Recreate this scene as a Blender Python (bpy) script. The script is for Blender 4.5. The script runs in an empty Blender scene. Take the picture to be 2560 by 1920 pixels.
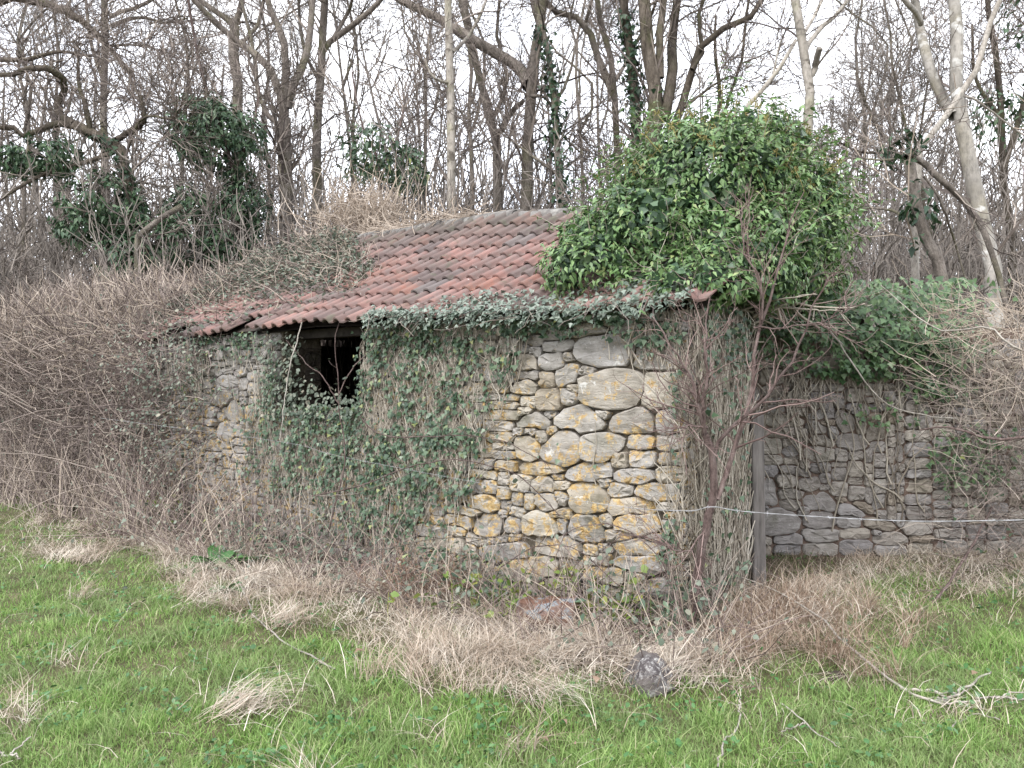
import bpy, math, random
import numpy as np
from mathutils import Vector, Matrix

rng = np.random.default_rng(11)
random.seed(11)
SC = bpy.context.scene
COL = SC.collection
PI = math.pi

# ------------------------------------------------------------------ camera, sky, sun, exposure
EYE, F = 1.65, 2000.0            # eye height (m); focal length in pixels of a 2560 wide picture
cam = bpy.data.cameras.new('camera')
cam.sensor_width = 36.0
cam.lens = 36.0 * F / 2560.0
cam.clip_start, cam.clip_end = 0.05, 2000.0
cam_o = bpy.data.objects.new('camera', cam)
COL.objects.link(cam_o)
cam_o.location = (0, 0, EYE)
cam_o.rotation_euler = (PI / 2, 0, 0)
SC.camera = cam_o

SUN_EL, SUN_AZ = math.radians(48), math.radians(215)
world = bpy.data.worlds.new('World')
SC.world = world
world.use_nodes = True
wn, wl = world.node_tree.nodes, world.node_tree.links
wn.clear()
sky = wn.new('ShaderNodeTexSky')
sky.sky_type = 'NISHITA'
sky.sun_disc = False
sky.sun_elevation, sky.sun_rotation = SUN_EL, SUN_AZ
sky.air_density, sky.dust_density, sky.ozone_density = 1.0, 3.0, 1.0
grey = wn.new('ShaderNodeMixRGB')          # an even layer of thin cloud over the sky
grey.inputs['Fac'].default_value = 0.93
cl = wn.new('ShaderNodeTexNoise')
cl.inputs['Scale'].default_value = 2.2
cl.inputs['Detail'].default_value = 5
cr = wn.new('ShaderNodeValToRGB')
cr.color_ramp.elements[0].position, cr.color_ramp.elements[1].position = 0.3, 0.7
cr.color_ramp.elements[0].color = (8.3, 8.75, 9.9, 1)
cr.color_ramp.elements[1].color = (9.6, 9.65, 9.9, 1)
bg = wn.new('ShaderNodeBackground')
bg.inputs['Strength'].default_value = 0.11
wo = wn.new('ShaderNodeOutputWorld')
tc = wn.new('ShaderNodeTexCoord')
wl.new(tc.outputs['Generated'], cl.inputs['Vector'])
wl.new(cl.outputs['Fac'], cr.inputs['Fac'])
wl.new(sky.outputs['Color'], grey.inputs['Color1'])
wl.new(cr.outputs['Color'], grey.inputs['Color2'])
wl.new(grey.outputs['Color'], bg.inputs['Color'])
wl.new(bg.outputs['Background'], wo.inputs['Surface'])

sun = bpy.data.lights.new('sun', 'SUN')
sun.energy = 1.2
sun.angle = math.radians(22)
sun.color = (1.0, 0.975, 0.94)
sun_o = bpy.data.objects.new('sun', sun)
COL.objects.link(sun_o)
_d = Vector((-0.45, -0.75, 0.95)).normalized()     # towards the sun: behind the camera, to its left, high
sun_o.rotation_euler = _d.to_track_quat('Z', 'Y').to_euler()
sky.sun_elevation = math.asin(_d.z)
sky.sun_rotation = math.atan2(_d.x, _d.y)

SC.view_settings.view_transform = 'Standard'
SC.view_settings.look = 'None'
SC.view_settings.gamma = 1.0
SC.view_settings.exposure = 1.3
SC.cycles.use_denoising = True
SC.cycles.max_bounces = 4
SC.cycles.diffuse_bounces = 2
SC.cycles.glossy_bounces = 1
SC.cycles.transmission_bounces = 2
SC.cycles.sample_clamp_indirect = 8

# ------------------------------------------------------------------ materials
def ramp(nt, stops, interp='LINEAR'):
    r = nt.nodes.new('ShaderNodeValToRGB')
    cr = r.color_ramp
    cr.interpolation = interp
    while len(cr.elements) < len(stops):
        cr.elements.new(0.5)
    for e, (p, c) in zip(cr.elements, stops):
        e.position = p
        e.color = (c, c, c, 1) if isinstance(c, (int, float)) else (*c, 1)
    return r

class NT:
    def __init__(s, name, rough=0.8, spec=0.3):
        s.m = bpy.data.materials.new(name)
        s.m.use_nodes = True
        s.nt = s.m.node_tree
        s.nodes, s.links = s.nt.nodes, s.nt.links
        s.b = s.nodes['Principled BSDF']
        s.b.inputs['Roughness'].default_value = rough
        s.b.inputs['Specular IOR Level'].default_value = spec
        s.out = s.nodes['Material Output']
        s.geo = s.nodes.new('ShaderNodeNewGeometry')
        s.oi = s.nodes.new('ShaderNodeObjectInfo')
    def noise(s, scale, detail=4, rough=0.6, vec=None, stretch=None, dist=0.0):
        n = s.nodes.new('ShaderNodeTexNoise')
        n.inputs['Scale'].default_value = scale
        n.inputs['Detail'].default_value = detail
        n.inputs['Roughness'].default_value = rough
        n.inputs['Distortion'].default_value = dist
        v = vec or s.geo.outputs['Position']
        if stretch:
            mp = s.nodes.new('ShaderNodeVectorMath')
            mp.operation = 'MULTIPLY'
            mp.inputs[1].default_value = stretch
            s.links.new(v, mp.inputs[0])
            v = mp.outputs[0]
        s.links.new(v, n.inputs['Vector'])
        return n.outputs['Fac']
    def objvec(s):                       # world position shifted by a per-object random offset
        c = s.nodes.new('ShaderNodeMath'); c.operation = 'MULTIPLY'; c.inputs[1].default_value = 37.0
        s.links.new(s.oi.outputs['Random'], c.inputs[0])
        a = s.nodes.new('ShaderNodeVectorMath'); a.operation = 'ADD'
        s.links.new(s.geo.outputs['Position'], a.inputs[0]); s.links.new(c.outputs[0], a.inputs[1])
        return a.outputs[0]
    def vor(s, scale, vec=None):
        n = s.nodes.new('ShaderNodeTexVoronoi')
        n.inputs['Scale'].default_value = scale
        s.links.new(vec or s.geo.outputs['Position'], n.inputs['Vector'])
        return n.outputs['Distance']
    def ramp(s, fac, stops, interp='LINEAR'):
        r = ramp(s.nt, stops, interp)
        s.links.new(fac, r.inputs['Fac'])
        return r.outputs['Color']
    def mix(s, fac, a, b, mode='MIX'):
        n = s.nodes.new('ShaderNodeMixRGB')
        n.blend_type = mode
        for k, v in (('Fac', fac), ('Color1', a), ('Color2', b)):
            if isinstance(v, (int, float)):
                n.inputs[k].default_value = v if k == 'Fac' else (v, v, v, 1)
            elif isinstance(v, tuple):
                n.inputs[k].default_value = (*v, 1)
            else:
                s.links.new(v, n.inputs[k])
        return n.outputs['Color']
    def math(s, op, a, b=0.0):
        n = s.nodes.new('ShaderNodeMath')
        n.operation = op
        for i, v in enumerate((a, b)):
            if isinstance(v, (int, float)):
                n.inputs[i].default_value = v
            else:
                s.links.new(v, n.inputs[i])
        return n.outputs[0]
    def rnd(s):                          # random per leaf / twig / piece
        a = s.math('ADD', s.geo.outputs['Random Per Island'], s.oi.outputs['Random'])
        return s.math('FRACT', a)
    def color(s, c):
        if isinstance(c, tuple):
            s.b.inputs['Base Color'].default_value = (*c, 1)
        else:
            s.links.new(c, s.b.inputs['Base Color'])
        return s
    def bump(s, h, strength=0.5, dist=0.02):
        b = s.nodes.new('ShaderNodeBump')
        b.inputs['Strength'].default_value = strength
        b.inputs['Distance'].default_value = dist
        s.links.new(h, b.inputs['Height'])
        s.links.new(b.outputs['Normal'], s.b.inputs['Normal'])
        return s
    def translucent(s, col, fac):
        t = s.nodes.new('ShaderNodeBsdfTranslucent')
        if isinstance(col, tuple):
            t.inputs['Color'].default_value = (*col, 1)
        else:
            s.links.new(col, t.inputs['Color'])
        m = s.nodes.new('ShaderNodeMixShader')
        m.inputs['Fac'].default_value = fac
        s.links.new(s.b.outputs[0], m.inputs[1]); s.links.new(t.outputs[0], m.inputs[2])
        s.links.new(m.outputs[0], s.out.inputs['Surface'])
        return s

M = {}
def leafmat(name, stops, rough=0.45, spec=0.4, trans=0.15, patch=None, pscale=1.3):
    t = NT(name, rough, spec)
    c = t.ramp(t.rnd(), stops)
    if patch:
        f = t.ramp(t.noise(pscale, 3), [(0.42, 0.0), (0.62, 1.0)])
        c = t.mix(f, c, t.mix(0.6, c, patch))
    t.color(c)
    if trans:
        t.translucent(c, trans)
    M[name] = t.m

def barkmat(name, a, b, c, algae=None, spots=None, scale=9, rough=0.9, bump=0.6):
    t = NT(name, rough, 0.15)
    n = t.noise(scale, 5, 0.65, stretch=(1, 1, 0.28))
    col = t.ramp(n, [(0.3, a), (0.5, b), (0.72, c)])
    if algae:
        col = t.mix(t.ramp(t.noise(1.7, 4), [(0.5, 0.0), (0.68, 0.8)]), col, algae)
    if spots:
        col = t.mix(t.ramp(t.noise(3.2, 3, 0.5, stretch=(1, 1, 1.6)), [(0.60, 0.0), (0.66, 0.85)]), col, spots)
    fine = t.noise(scale * 3.5, 4, 0.7, stretch=(1, 1, 0.5))
    col = t.mix(1.0, col, t.ramp(fine, [(.32, .55), (.5, 1.0), (.7, 1.3)]), 'MULTIPLY')
    col = t.mix(t.ramp(t.noise(1.1, 4, .6), [(.5, 0.0), (.66, .55)]), col, tuple(.55 * q for q in b))
    rn = t.ramp(t.rnd(), [(0.0, 0.72), (1.0, 1.15)])
    t.color(t.mix(1.0, col, rn, 'MULTIPLY'))
    t.bump(t.mix(.5, n, fine), min(1.0, bump * 1.6), 0.05)
    M[name] = t.m

def simple(name, stops, scale=8, rough=0.85, bump=0.4, spec=0.2, bd=0.01, detail=5, obj=False, stretch=None):
    t = NT(name, rough, spec)
    n = t.noise(scale, detail, 0.65, vec=t.objvec() if obj else None, stretch=stretch)
    t.color(t.ramp(n, stops)).bump(n, bump, bd)
    M[name] = t.m

# twig colours are random per twig
def twigmat(name, stops, rough=0.8):
    t = NT(name, rough, 0.2)
    t.color(t.ramp(t.rnd(), stops))
    M[name] = t.m

barkmat('bark_oak', (.055, .045, .036), (.12, .10, .08), (.20, .17, .14), algae=(.10, .105, .05))
barkmat('bark_ash', (.12, .105, .09), (.22, .19, .165), (.32, .285, .25), algae=(.16, .155, .085))
barkmat('bark_pale', (.22, .20, .17), (.38, .345, .30), (.52, .48, .43), algae=(.27, .26, .17), spots=(.09, .075, .06), scale=5, bump=0.25)
barkmat('bark_beech', (.22, .205, .185), (.36, .335, .30), (.47, .44, .40), algae=(.25, .225, .17), spots=(.66, .65, .62), scale=4, bump=0.25)
barkmat('bark_dead', (.27, .235, .20), (.40, .365, .32), (.52, .485, .435), scale=12, bump=0.3)
barkmat('bark_thorn', (.075, .05, .045), (.15, .11, .10), (.24, .19, .175), scale=20, bump=0.3)
twigmat('twig_far', [(0, (.125, .11, .10)), (.5, (.20, .175, .155)), (1, (.30, .265, .235))])
twigmat('twig_mid', [(0, (.085, .07, .065)), (.5, (.17, .14, .125)), (1, (.31, .265, .225))])
twigmat('twig_pale', [(0, (.24, .19, .15)), (.5, (.40, .33, .265)), (1, (.56, .48, .40))])
twigmat('twig_hedge', [(0, (.08, .063, .058)), (.4, (.175, .14, .125)), (.75, (.29, .24, .21)), (1, (.46, .395, .335))])
twigmat('twig_thorn', [(0, (.09, .06, .055)), (.6, (.18, .125, .115)), (1, (.30, .22, .20))])
twigmat('twig_bramble', [(0, (.09, .065, .062)), (.5, (.19, .145, .135)), (1, (.40, .335, .285))])
twigmat('ivy_stem', [(0, (.15, .125, .10)), (.5, (.30, .265, .215)), (1, (.50, .455, .385))])
leafmat('ivy_glossy', [(0, (.08, .145, .05)), (.3, (.115, .21, .07)), (.65, (.155, .265, .09)), (.93, (.21, .315, .12)), (1, (.31, .35, .14))], rough=0.42, spec=0.6, trans=0.15)
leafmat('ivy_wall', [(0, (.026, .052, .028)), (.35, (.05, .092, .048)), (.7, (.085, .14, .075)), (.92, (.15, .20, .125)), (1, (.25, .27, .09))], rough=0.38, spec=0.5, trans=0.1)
leafmat('ivy_eaves', [(0, (.09, .125, .095)), (.5, (.16, .205, .16)), (1, (.26, .30, .245))], rough=0.34, spec=0.6, trans=0.1)  # sky reflection on the upturned leaves put into a paler green
leafmat('ivy_dark', [(0, (.014, .034, .018)), (.5, (.026, .060, .028)), (1, (.05, .095, .042))], rough=0.42, spec=0.4, trans=0.06)
leafmat('ivy_yard', [(0, (.035, .075, .028)), (.5, (.075, .145, .055)), (1, (.15, .22, .10))], rough=0.4, spec=0.5, trans=0.1)
leafmat('ivy_tree', [(0, (.03, .06, .033)), (.5, (.06, .115, .058)), (1, (.13, .19, .10))], rough=0.4, spec=0.45, trans=0.08)
leafmat('leaf_bramble', [(0, (.06, .078, .055)), (.4, (.115, .145, .105)), (.75, (.185, .215, .165)), (1, (.27, .25, .19))], rough=0.5, spec=0.4, trans=0.1)
leafmat('leaf_fresh', [(0, (.10, .17, .035)), (.6, (.19, .26, .06)), (1, (.33, .34, .09))], rough=0.45, trans=0.2)
leafmat('leaf_dock', [(0, (.035, .10, .028)), (.5, (.055, .15, .04)), (1, (.09, .20, .06))], rough=0.4, spec=0.5, trans=0.12)
leafmat('leaf_dead', [(0, (.13, .07, .05)), (.5, (.22, .14, .10)), (1, (.36, .26, .19))], rough=0.8, trans=0.1)
leafmat('ivy_flower', [(0, (.19, .17, .06)), (1, (.32, .27, .10))], rough=0.7, trans=0.0)
leafmat('grass', [(0, (.10, .19, .04)), (.3, (.18, .31, .075)), (.62, (.26, .405, .115)), (.86, (.35, .47, .17)), (.95, (.42, .44, .22)), (1, (.60, .53, .38))], rough=0.5, spec=0.3, trans=0.3, patch=(.21, .27, .12), pscale=1.4)
leafmat('straw', [(0, (.20, .15, .11)), (.3, (.44, .37, .295)), (.7, (.62, .55, .46)), (1, (.74, .68, .60))], rough=0.7, trans=0.12, patch=(.34, .25, .18), pscale=2.2)
leafmat('litter', [(0, (.07, .048, .036)), (.4, (.15, .105, .08)), (.8, (.28, .215, .165)), (1, (.45, .38, .30))], rough=0.8, trans=0.05)
leafmat('straw_tan', [(0, (.15, .095, .066)), (.4, (.30, .215, .155)), (.8, (.46, .36, .275)), (1, (.60, .51, .42))], rough=0.75, trans=0.1)
simple('soil', [(.3, (.05, .045, .024)), (.5, (.09, .085, .042)), (.7, (.14, .125, .07))], 6, bump=.7, bd=.03)
simple('mortar', [(.3, (.05, .042, .032)), (.55, (.125, .105, .08)), (.75, (.21, .18, .14))], 14, bump=.8, bd=.03)
simple('red_mortar', [(.3, (.09, .065, .052)), (.55, (.165, .118, .094)), (.75, (.24, .185, .155))], 11, bump=.9, bd=.03)
simple('wood', [(.3, (.075, .068, .064)), (.5, (.14, .128, .12)), (.7, (.20, .185, .175))], 26, bump=.4, bd=.006, stretch=(1, 1, .12))
simple('old_beam', [(.3, (.018, .015, .013)), (.6, (.045, .039, .033))], 14, bump=.4)  # lintel timber, darkened to stand for the shade in the opening
simple('roof_deck', [(.3, (.03, .024, .02)), (.6, (.06, .05, .04))], 9, bump=.2)
t = NT('galvanised', 0.5, 0.5)
_n = t.noise(9, 5, .6, stretch=(1, 1, 2.2))
t.color(t.ramp(_n, [(.42, (.12, .06, .04)), (.52, (.19, .105, .075)), (.57, (.20, .215, .23)), (.72, (.29, .31, .33))]))
t.bump(_n, .15, .01); M['galvanised'] = t.m
simple('wire', [(.3, (.22, .22, .225)), (.7, (.42, .42, .43))], 30, rough=.5, bump=0, spec=.5)

def stonemat(name, lo, mid, hi, lichen=1.0, white=1.0):
    t = NT(name, 0.88, 0.2)
    v = t.objvec()
    n = t.noise(5, 6, .65, vec=v)
    lay = t.noise(4, 4, .6, vec=v, stretch=(1, 1, 5))
    col = t.ramp(t.mix(.45, n, lay), [(.33, lo), (.5, mid), (.66, hi)])
    tint = t.ramp(t.oi.outputs['Random'], [(0, (.74, .74, .78)), (.3, (1, .95, .87)), (.6, (.87, .87, .9)), (.85, (1.12, 1.08, 1.0)), (1, (.8, .72, .62))])
    col = t.mix(1.0, col, tint, 'MULTIPLY')
    col = t.mix(t.ramp(t.noise(2.6, 3, .6), [(.56, 0.0), (.70, .55)]), col, (.085, .085, .045))      # moss and grime
    if lichen:
        sep = t.nodes.new('ShaderNodeSeparateXYZ'); t.links.new(t.geo.outputs['Position'], sep.inputs[0])
        z = t.ramp(t.math('MULTIPLY', sep.outputs['Z'], .45), [(.05, .10), (.2, .50), (.62, .40), (.78, .18), (.95, .02)])
        per = t.ramp(t.math('FRACT', t.math('MULTIPLY', t.oi.outputs['Random'], 7.3)), [(0, -.28), (.6, .0), (1, .17)])
        a = t.math('ADD', t.noise(10.5, 8, .8, vec=v), t.math('MULTIPLY', t.math('ADD', z, per), .17 * lichen))
        f = t.ramp(a, [(.605, 0.0), (.625, .85)])
        lc = t.ramp(t.noise(30, 3, .6), [(.35, (.36, .23, .09)), (.5, (.47, .31, .11)), (.66, (.58, .48, .29))])
        col = t.mix(f, col, lc)
    if white:
        f = t.ramp(t.noise(9, 5, .7, vec=v, dist=.4), [(.63, 0.0), (.67, .8 * white)])
        col = t.mix(f, col, (.58, .57, .54))
        f = t.ramp(t.vor(26, v), [(.085, .85), (.12, 0.0)])
        f2 = t.ramp(t.noise(2.2, 2, .5, vec=v), [(.52, 0.0), (.58, 1.0)])
        col = t.mix(t.mix(1.0, f, f2, 'MULTIPLY'), col, (.07, .068, .065))
    t.color(col)
    t.bump(t.mix(.5, t.noise(16, 6, .75, vec=v), t.noise(7, 5, .7, vec=v, stretch=(1, 1, 4.5))), 1.0, .035)
    M[name] = t.m
stonemat('stone', (.21, .195, .17), (.385, .365, .33), (.52, .50, .465))
stonemat('stone_grey', (.19, .175, .16), (.335, .315, .295), (.46, .44, .415), lichen=0.0, white=.25)
stonemat('reveal_stone', (.035, .03, .026), (.07, .06, .05), (.115, .10, .085), lichen=0.0, white=.2)  # stone darkened for the shade inside the opening; also the brown flat stone
stonemat('boulder', (.12, .11, .105), (.26, .245, .23), (.42, .40, .38), lichen=0.0, white=1.0)

t = NT('tile', 0.85, 0.2)
v = t.objvec()
base = t.ramp(t.oi.outputs['Random'], [(0, (.13, .10, .095)), (.16, (.165, .115, .105)), (.34, (.225, .135, .118)), (.58, (.265, .15, .13)), (.8, (.29, .18, .158)), (.93, (.275, .14, .11)), (1, (.16, .14, .135))])
base = t.mix(t.ramp(t.noise(7, 5, .65, vec=v), [(.42, 0.0), (.66, .7)]), base, (.185, .155, .145))
base = t.mix(t.ramp(t.noise(1.2, 3, .6), [(.46, 0.0), (.62, .55)]), base, (.13, .105, .10))
_sz = t.nodes.new('ShaderNodeSeparateXYZ'); t.links.new(t.geo.outputs['Position'], _sz.inputs[0])
base = t.mix(t.ramp(t.math('ADD', t.math('MULTIPLY', _sz.outputs['Z'], .25), t.math('MULTIPLY', t.noise(3, 3), .12)), [(.85, 0.0), (.95, .7)]), base, (.115, .105, .09))
base = t.mix(t.ramp(t.noise(13, 5, .75, vec=v), [(.67, 0.0), (.71, .8)]), base, (.55, .53, .50))
base = t.mix(t.ramp(t.noise(4, 4, .7, vec=v), [(.57, 0.0), (.68, .65)]), base, (.115, .12, .085))
t.color(base).bump(t.noise(40, 4, .6, vec=v), .35, .006)
M['tile'] = t.m
simple('ridge_tile', [(.3, (.09, .08, .075)), (.5, (.17, .16, .15)), (.62, (.27, .26, .24)), (.75, (.42, .41, .38))], 9, bump=.6, obj=True)

# ------------------------------------------------------------------ helpers
def at(px, py, d):                       # a point d metres away in depth, seen at photo pixel (px, py)
    return np.array([(px - 1280) / F * d, d, EYE + (960 - py) / F * d])

def gpt(px, py):                         # the ground point seen at photo pixel (px, py)
    d = EYE * F / (py - 960.0)
    x = (px - 1280) / F * d
    return np.array([x, d, float(gh(x, d))])

def proj(P):
    P = np.asarray(P)
    return 1280 + P[..., 0] / P[..., 1] * F, 960 - (P[..., 2] - EYE) / P[..., 1] * F

def gh(x, y):
    x, y = np.asarray(x, float), np.asarray(y, float)
    near = np.exp(-((x * x + (y - 6) ** 2) / 900.0))
    return near * (.022 * np.sin(1.7 * x + .8 * y) + .018 * np.sin(2.9 * y - 1.3 * x + 1) + .012 * np.sin(5.1 * x + 3.3 * y) + .01 * np.sin(8.3 * y - 4.7 * x))

def norm(v):
    return v / np.maximum(np.linalg.norm(v, axis=-1, keepdims=True), 1e-9)

def link_mesh(name, V, faces, mat, parent=None, smooth=False, loc=None, sharp=None):
    """faces: list of int arrays (n,3) or (n,4)"""
    me = bpy.data.meshes.new(name)
    V = np.asarray(V, np.float32)
    faces = [np.asarray(f, np.int32) for f in faces if len(f)]
    me.vertices.add(len(V)); me.vertices.foreach_set('co', V.ravel())
    nl = sum(f.size for f in faces); npoly = sum(len(f) for f in faces)
    me.loops.add(nl); me.polygons.add(npoly)
    me.loops.foreach_set('vertex_index', np.concatenate([f.ravel() for f in faces]))
    tot = np.concatenate([np.full(len(f), f.shape[1], np.int32) for f in faces])
    me.polygons.foreach_set('loop_start', np.concatenate([[0], np.cumsum(tot)[:-1]]).astype(np.int32))
    me.polygons.foreach_set('loop_total', tot)
    me.polygons.foreach_set('use_smooth', np.full(npoly, bool(smooth)))
    me.update(calc_edges=True)
    if sharp: me.set_sharp_from_angle(angle=sharp)
    me.materials.append(M[mat] if isinstance(mat, str) else mat)
    o = bpy.data.objects.new(name, me)
    COL.objects.link(o)
    if loc is not None:
        o.location = loc
    if parent is not None:
        o.parent = parent
    return o

def tag(o, label=None, cat=None, group=None, kind=None):
    if label: o['label'] = label
    if cat: o['category'] = cat
    if group: o['group'] = group
    if kind: o['kind'] = kind
    return o

def thing(name, label, cat, group=None):
    o = bpy.data.objects.new(name, None)
    COL.objects.link(o)
    o.empty_display_size = 0.1
    return tag(o, label, cat, group, 'thing')

class Buf:
    def __init__(s): s.V, s.Q, s.T, s.n = [], [], [], 0
    def add(s, V, Q=None, T=None):
        s.V.append(np.asarray(V, np.float32).reshape(-1, 3))
        if Q is not None and len(Q): s.Q.append(np.asarray(Q, np.int64).reshape(-1, 4) + s.n)
        if T is not None and len(T): s.T.append(np.asarray(T, np.int64).reshape(-1, 3) + s.n)
        s.n += len(s.V[-1])
        return s
    def build(s, name, mat, parent=None, smooth=False, kind=None):
        fs = ([np.concatenate(s.Q)] if s.Q else []) + ([np.concatenate(s.T)] if s.T else [])
        o = link_mesh(name, np.concatenate(s.V), fs, mat, parent, smooth)
        if kind: o['kind'] = kind
        return o

def tubes(buf, P, R, sides=3, cap=False):
    """P (N,K,3) centre lines, R (N,K) radii"""
    P = np.asarray(P, float); R = np.asarray(R, float)
    N, K, _ = P.shape
    T = np.empty_like(P)
    T[:, 1:-1] = P[:, 2:] - P[:, :-2]; T[:, 0] = P[:, 1] - P[:, 0]; T[:, -1] = P[:, -1] - P[:, -2]
    T = norm(T)
    ref = np.where(np.abs(T[:, 0, 2:3]) > .8, np.array([[1., 0, 0]]), np.array([[0, 0, 1.]]))
    a = norm(np.cross(T[:, 0], ref))
    ang = np.arange(sides) * 2 * PI / sides
    ca, sa = np.cos(ang)[None, :, None], np.sin(ang)[None, :, None]
    V = np.empty((N, K, sides, 3))
    for k in range(K):
        a = norm(a - (a * T[:, k]).sum(-1, keepdims=True) * T[:, k])
        b = np.cross(T[:, k], a)
        V[:, k] = P[:, k][:, None] + R[:, k][:, None, None] * (ca * a[:, None] + sa * b[:, None])
    i = np.arange(N)[:, None, None] * K * sides
    k = np.arange(K - 1)[None, :, None] * sides
    s = np.arange(sides)[None, None, :]
    s2 = (s + 1) % sides
    Q = np.stack([i + k + s, i + k + s2, i + k + sides + s2, i + k + sides + s], -1)
    Tr = None
    if cap and sides >= 3:
        e = (np.arange(N) * K * sides)[:, None] + (K - 1) * sides
        Tr = np.concatenate([np.stack([e[:, 0], e[:, 0] + j, e[:, 0] + j + 1], -1) for j in range(1, sides - 1)])
    buf.add(V, Q, Tr)

def resample(pts, n):
    pts = np.asarray(pts, float)
    if len(pts) > 2:                       # Catmull-Rom
        p = np.vstack([2 * pts[0] - pts[1], pts, 2 * pts[-1] - pts[-2]])
        out = []
        for i in range(len(pts) - 1):
            for tt in np.linspace(0, 1, 6, endpoint=False):
                p0, p1, p2, p3 = p[i:i + 4]
                out.append(.5 * (2 * p1 + (p2 - p0) * tt + (2 * p0 - 5 * p1 + 4 * p2 - p3) * tt ** 2 + (3 * p1 - p0 - 3 * p2 + p3) * tt ** 3))
        pts = np.vstack(out + [pts[-1]])
    d = np.concatenate([[0], np.cumsum(np.linalg.norm(np.diff(pts, axis=0), axis=1))])
    t = np.linspace(0, d[-1], n)
    return np.stack([np.interp(t, d, pts[:, j]) for j in range(pts.shape[1])], -1)

def walk(start, d, L, K, wander=.25, up=0.0, seed=None):
    """random-walk polylines: start (N,3), direction (N,3), length (N,) -> (N,K,3)"""
    r = rng
    P = np.empty((len(start), K, 3)); P[:, 0] = start
    d = norm(np.asarray(d, float)).copy()
    up = np.asarray(up, float)
    step = (np.asarray(L) / (K - 1))[:, None]
    for k in range(1, K):
        P[:, k] = P[:, k - 1] + d * step
        d = d + r.normal(size=d.shape) * wander
        d[:, 2] += up
        d = norm(d)
    return P

def grow(P, R, n, lo, hi, K, ang=(.5, 1.0), tmin=.15, tmax=1.0, wander=.22, up=.06, rmin=.004, rfac=.55, rel=True):
    """children along parent polylines"""
    N, Kp, _ = P.shape
    idx = np.repeat(np.arange(N), n)
    t = (tmin + (tmax - tmin) * rng.random(len(idx))) * (Kp - 1)
    k = np.minimum(t.astype(int), Kp - 2); f = (t - k)[:, None]
    a, b = P[idx, k], P[idx, k + 1]
    pos = a * (1 - f) + b * f
    tan = norm(b - a)
    rad = R[idx, k] * (1 - f[:, 0]) + R[idx, k + 1] * f[:, 0]
    perp = norm(np.cross(tan, rng.normal(size=tan.shape)))
    an = rng.uniform(*ang, len(idx))[:, None]
    d = tan * np.cos(an) + perp * np.sin(an)
    L = rng.uniform(lo, hi, len(idx))
    if rel:
        L = L * (1.15 - .6 * t / (Kp - 1))
    C = walk(pos, d, L, K, wander, up)
    r0 = np.maximum(rad * rfac * rng.uniform(.6, 1.0, len(idx)), rmin * 1.3)
    tt = np.linspace(0, 1, K)[None]
    Rc = r0[:, None] * (1 - tt) + np.minimum(r0[:, None] * .4, rmin) * tt
    return C, np.maximum(Rc, rmin * .75)

# leaf templates: x across, y to the tip, z up
LEAF = {
 'ovate': (np.array([[0, 0, 0], [-.215, .30, .05], [.215, .30, .05], [0, .42, -.03], [0, 1, -.12]]), np.array([[0, 3, 1], [0, 2, 3], [1, 3, 4], [3, 2, 4]])),
 'ivy': (np.array([[0, .05, 0], [-.46, .22, .04], [-.25, .52, .03], [0, 1, -.10], [.25, .52, .03], [.46, .22, .04], [0, .42, -.04]]),
         np.array([[0, 6, 1], [1, 6, 2], [2, 6, 3], [3, 6, 4], [4, 6, 5], [5, 6, 0]])),
 'oval': (np.array([[0, 0, 0], [-.33, .35, .05], [.33, .35, .05], [-.22, .78, 0], [.22, .78, 0], [0, 1, -.06]]), np.array([[0, 2, 1], [1, 2, 4], [1, 4, 3], [3, 4, 5]])),
}
def leaf_frames(nrm, tip):
    z = norm(nrm); y = norm(tip - (tip * z).sum(-1, keepdims=True) * z); x = np.cross(y, z)
    return x, y, z

def leaves(buf, pos, nrm, tip, size, kind='ovate'):
    V, T = LEAF[kind]
    x, y, z = leaf_frames(nrm, tip)
    size = np.asarray(size)
    asp = rng.uniform(.8, 1.25, len(pos))
    W = pos[:, None] + size[:, None, None] * (V[None, :, 0:1] * asp[:, None, None] * x[:, None] + V[None, :, 1:2] * y[:, None] + V[None, :, 2:3] * z[:, None])
    n = len(V)
    buf.add(W, None, (np.arange(len(pos))[:, None, None] * n + T[None]))

def blades(buf, root, L, W, lean, droop, az=None, segs=3):
    N = len(root)
    az = rng.uniform(0, 2 * PI, N) if az is None else az
    d = np.stack([np.cos(az), np.sin(az), np.zeros(N)], -1)
    fz = az + rng.uniform(-1.2, 1.2, N) + PI / 2
    w = np.stack([np.cos(fz), np.sin(fz), np.zeros(N)], -1)
    V = np.empty((N, 2 * segs + 1, 3))
    for k in range(segs + 1):
        t = k / segs
        c = root + d * (L * lean * t ** 1.5)[:, None]
        c[:, 2] += L * (t * np.sqrt(np.maximum(1 - .5 * lean ** 2, .1)) - droop * t * t)
        if k == segs:
            V[:, -1] = c
        else:
            hw = (W * (1 - .75 * t) * .5)[:, None] * w
            V[:, 2 * k] = c - hw; V[:, 2 * k + 1] = c + hw
    i = np.arange(N)[:, None] * (2 * segs + 1)
    Q = [np.stack([i + 2 * k, i + 2 * k + 1, i + 2 * k + 3, i + 2 * k + 2], -1).reshape(-1, 4) for k in range(segs - 1)]
    e = 2 * (segs - 1)
    T = np.stack([i + e, i + e + 1, i + e + 2], -1).reshape(-1, 3)
    buf.add(V, np.concatenate(Q) if Q else None, T)

def box(buf, O, ax, ay, az):               # O corner, three edge vectors
    O, ax, ay, az = map(np.asarray, (O, ax, ay, az))
    V = [O, O + ax, O + ax + ay, O + ay]; V += [v + az for v in V]
    buf.add(V, [[0, 3, 2, 1], [4, 5, 6, 7], [0, 1, 5, 4], [1, 2, 6, 5], [2, 3, 7, 6], [3, 0, 4, 7]])

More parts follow.
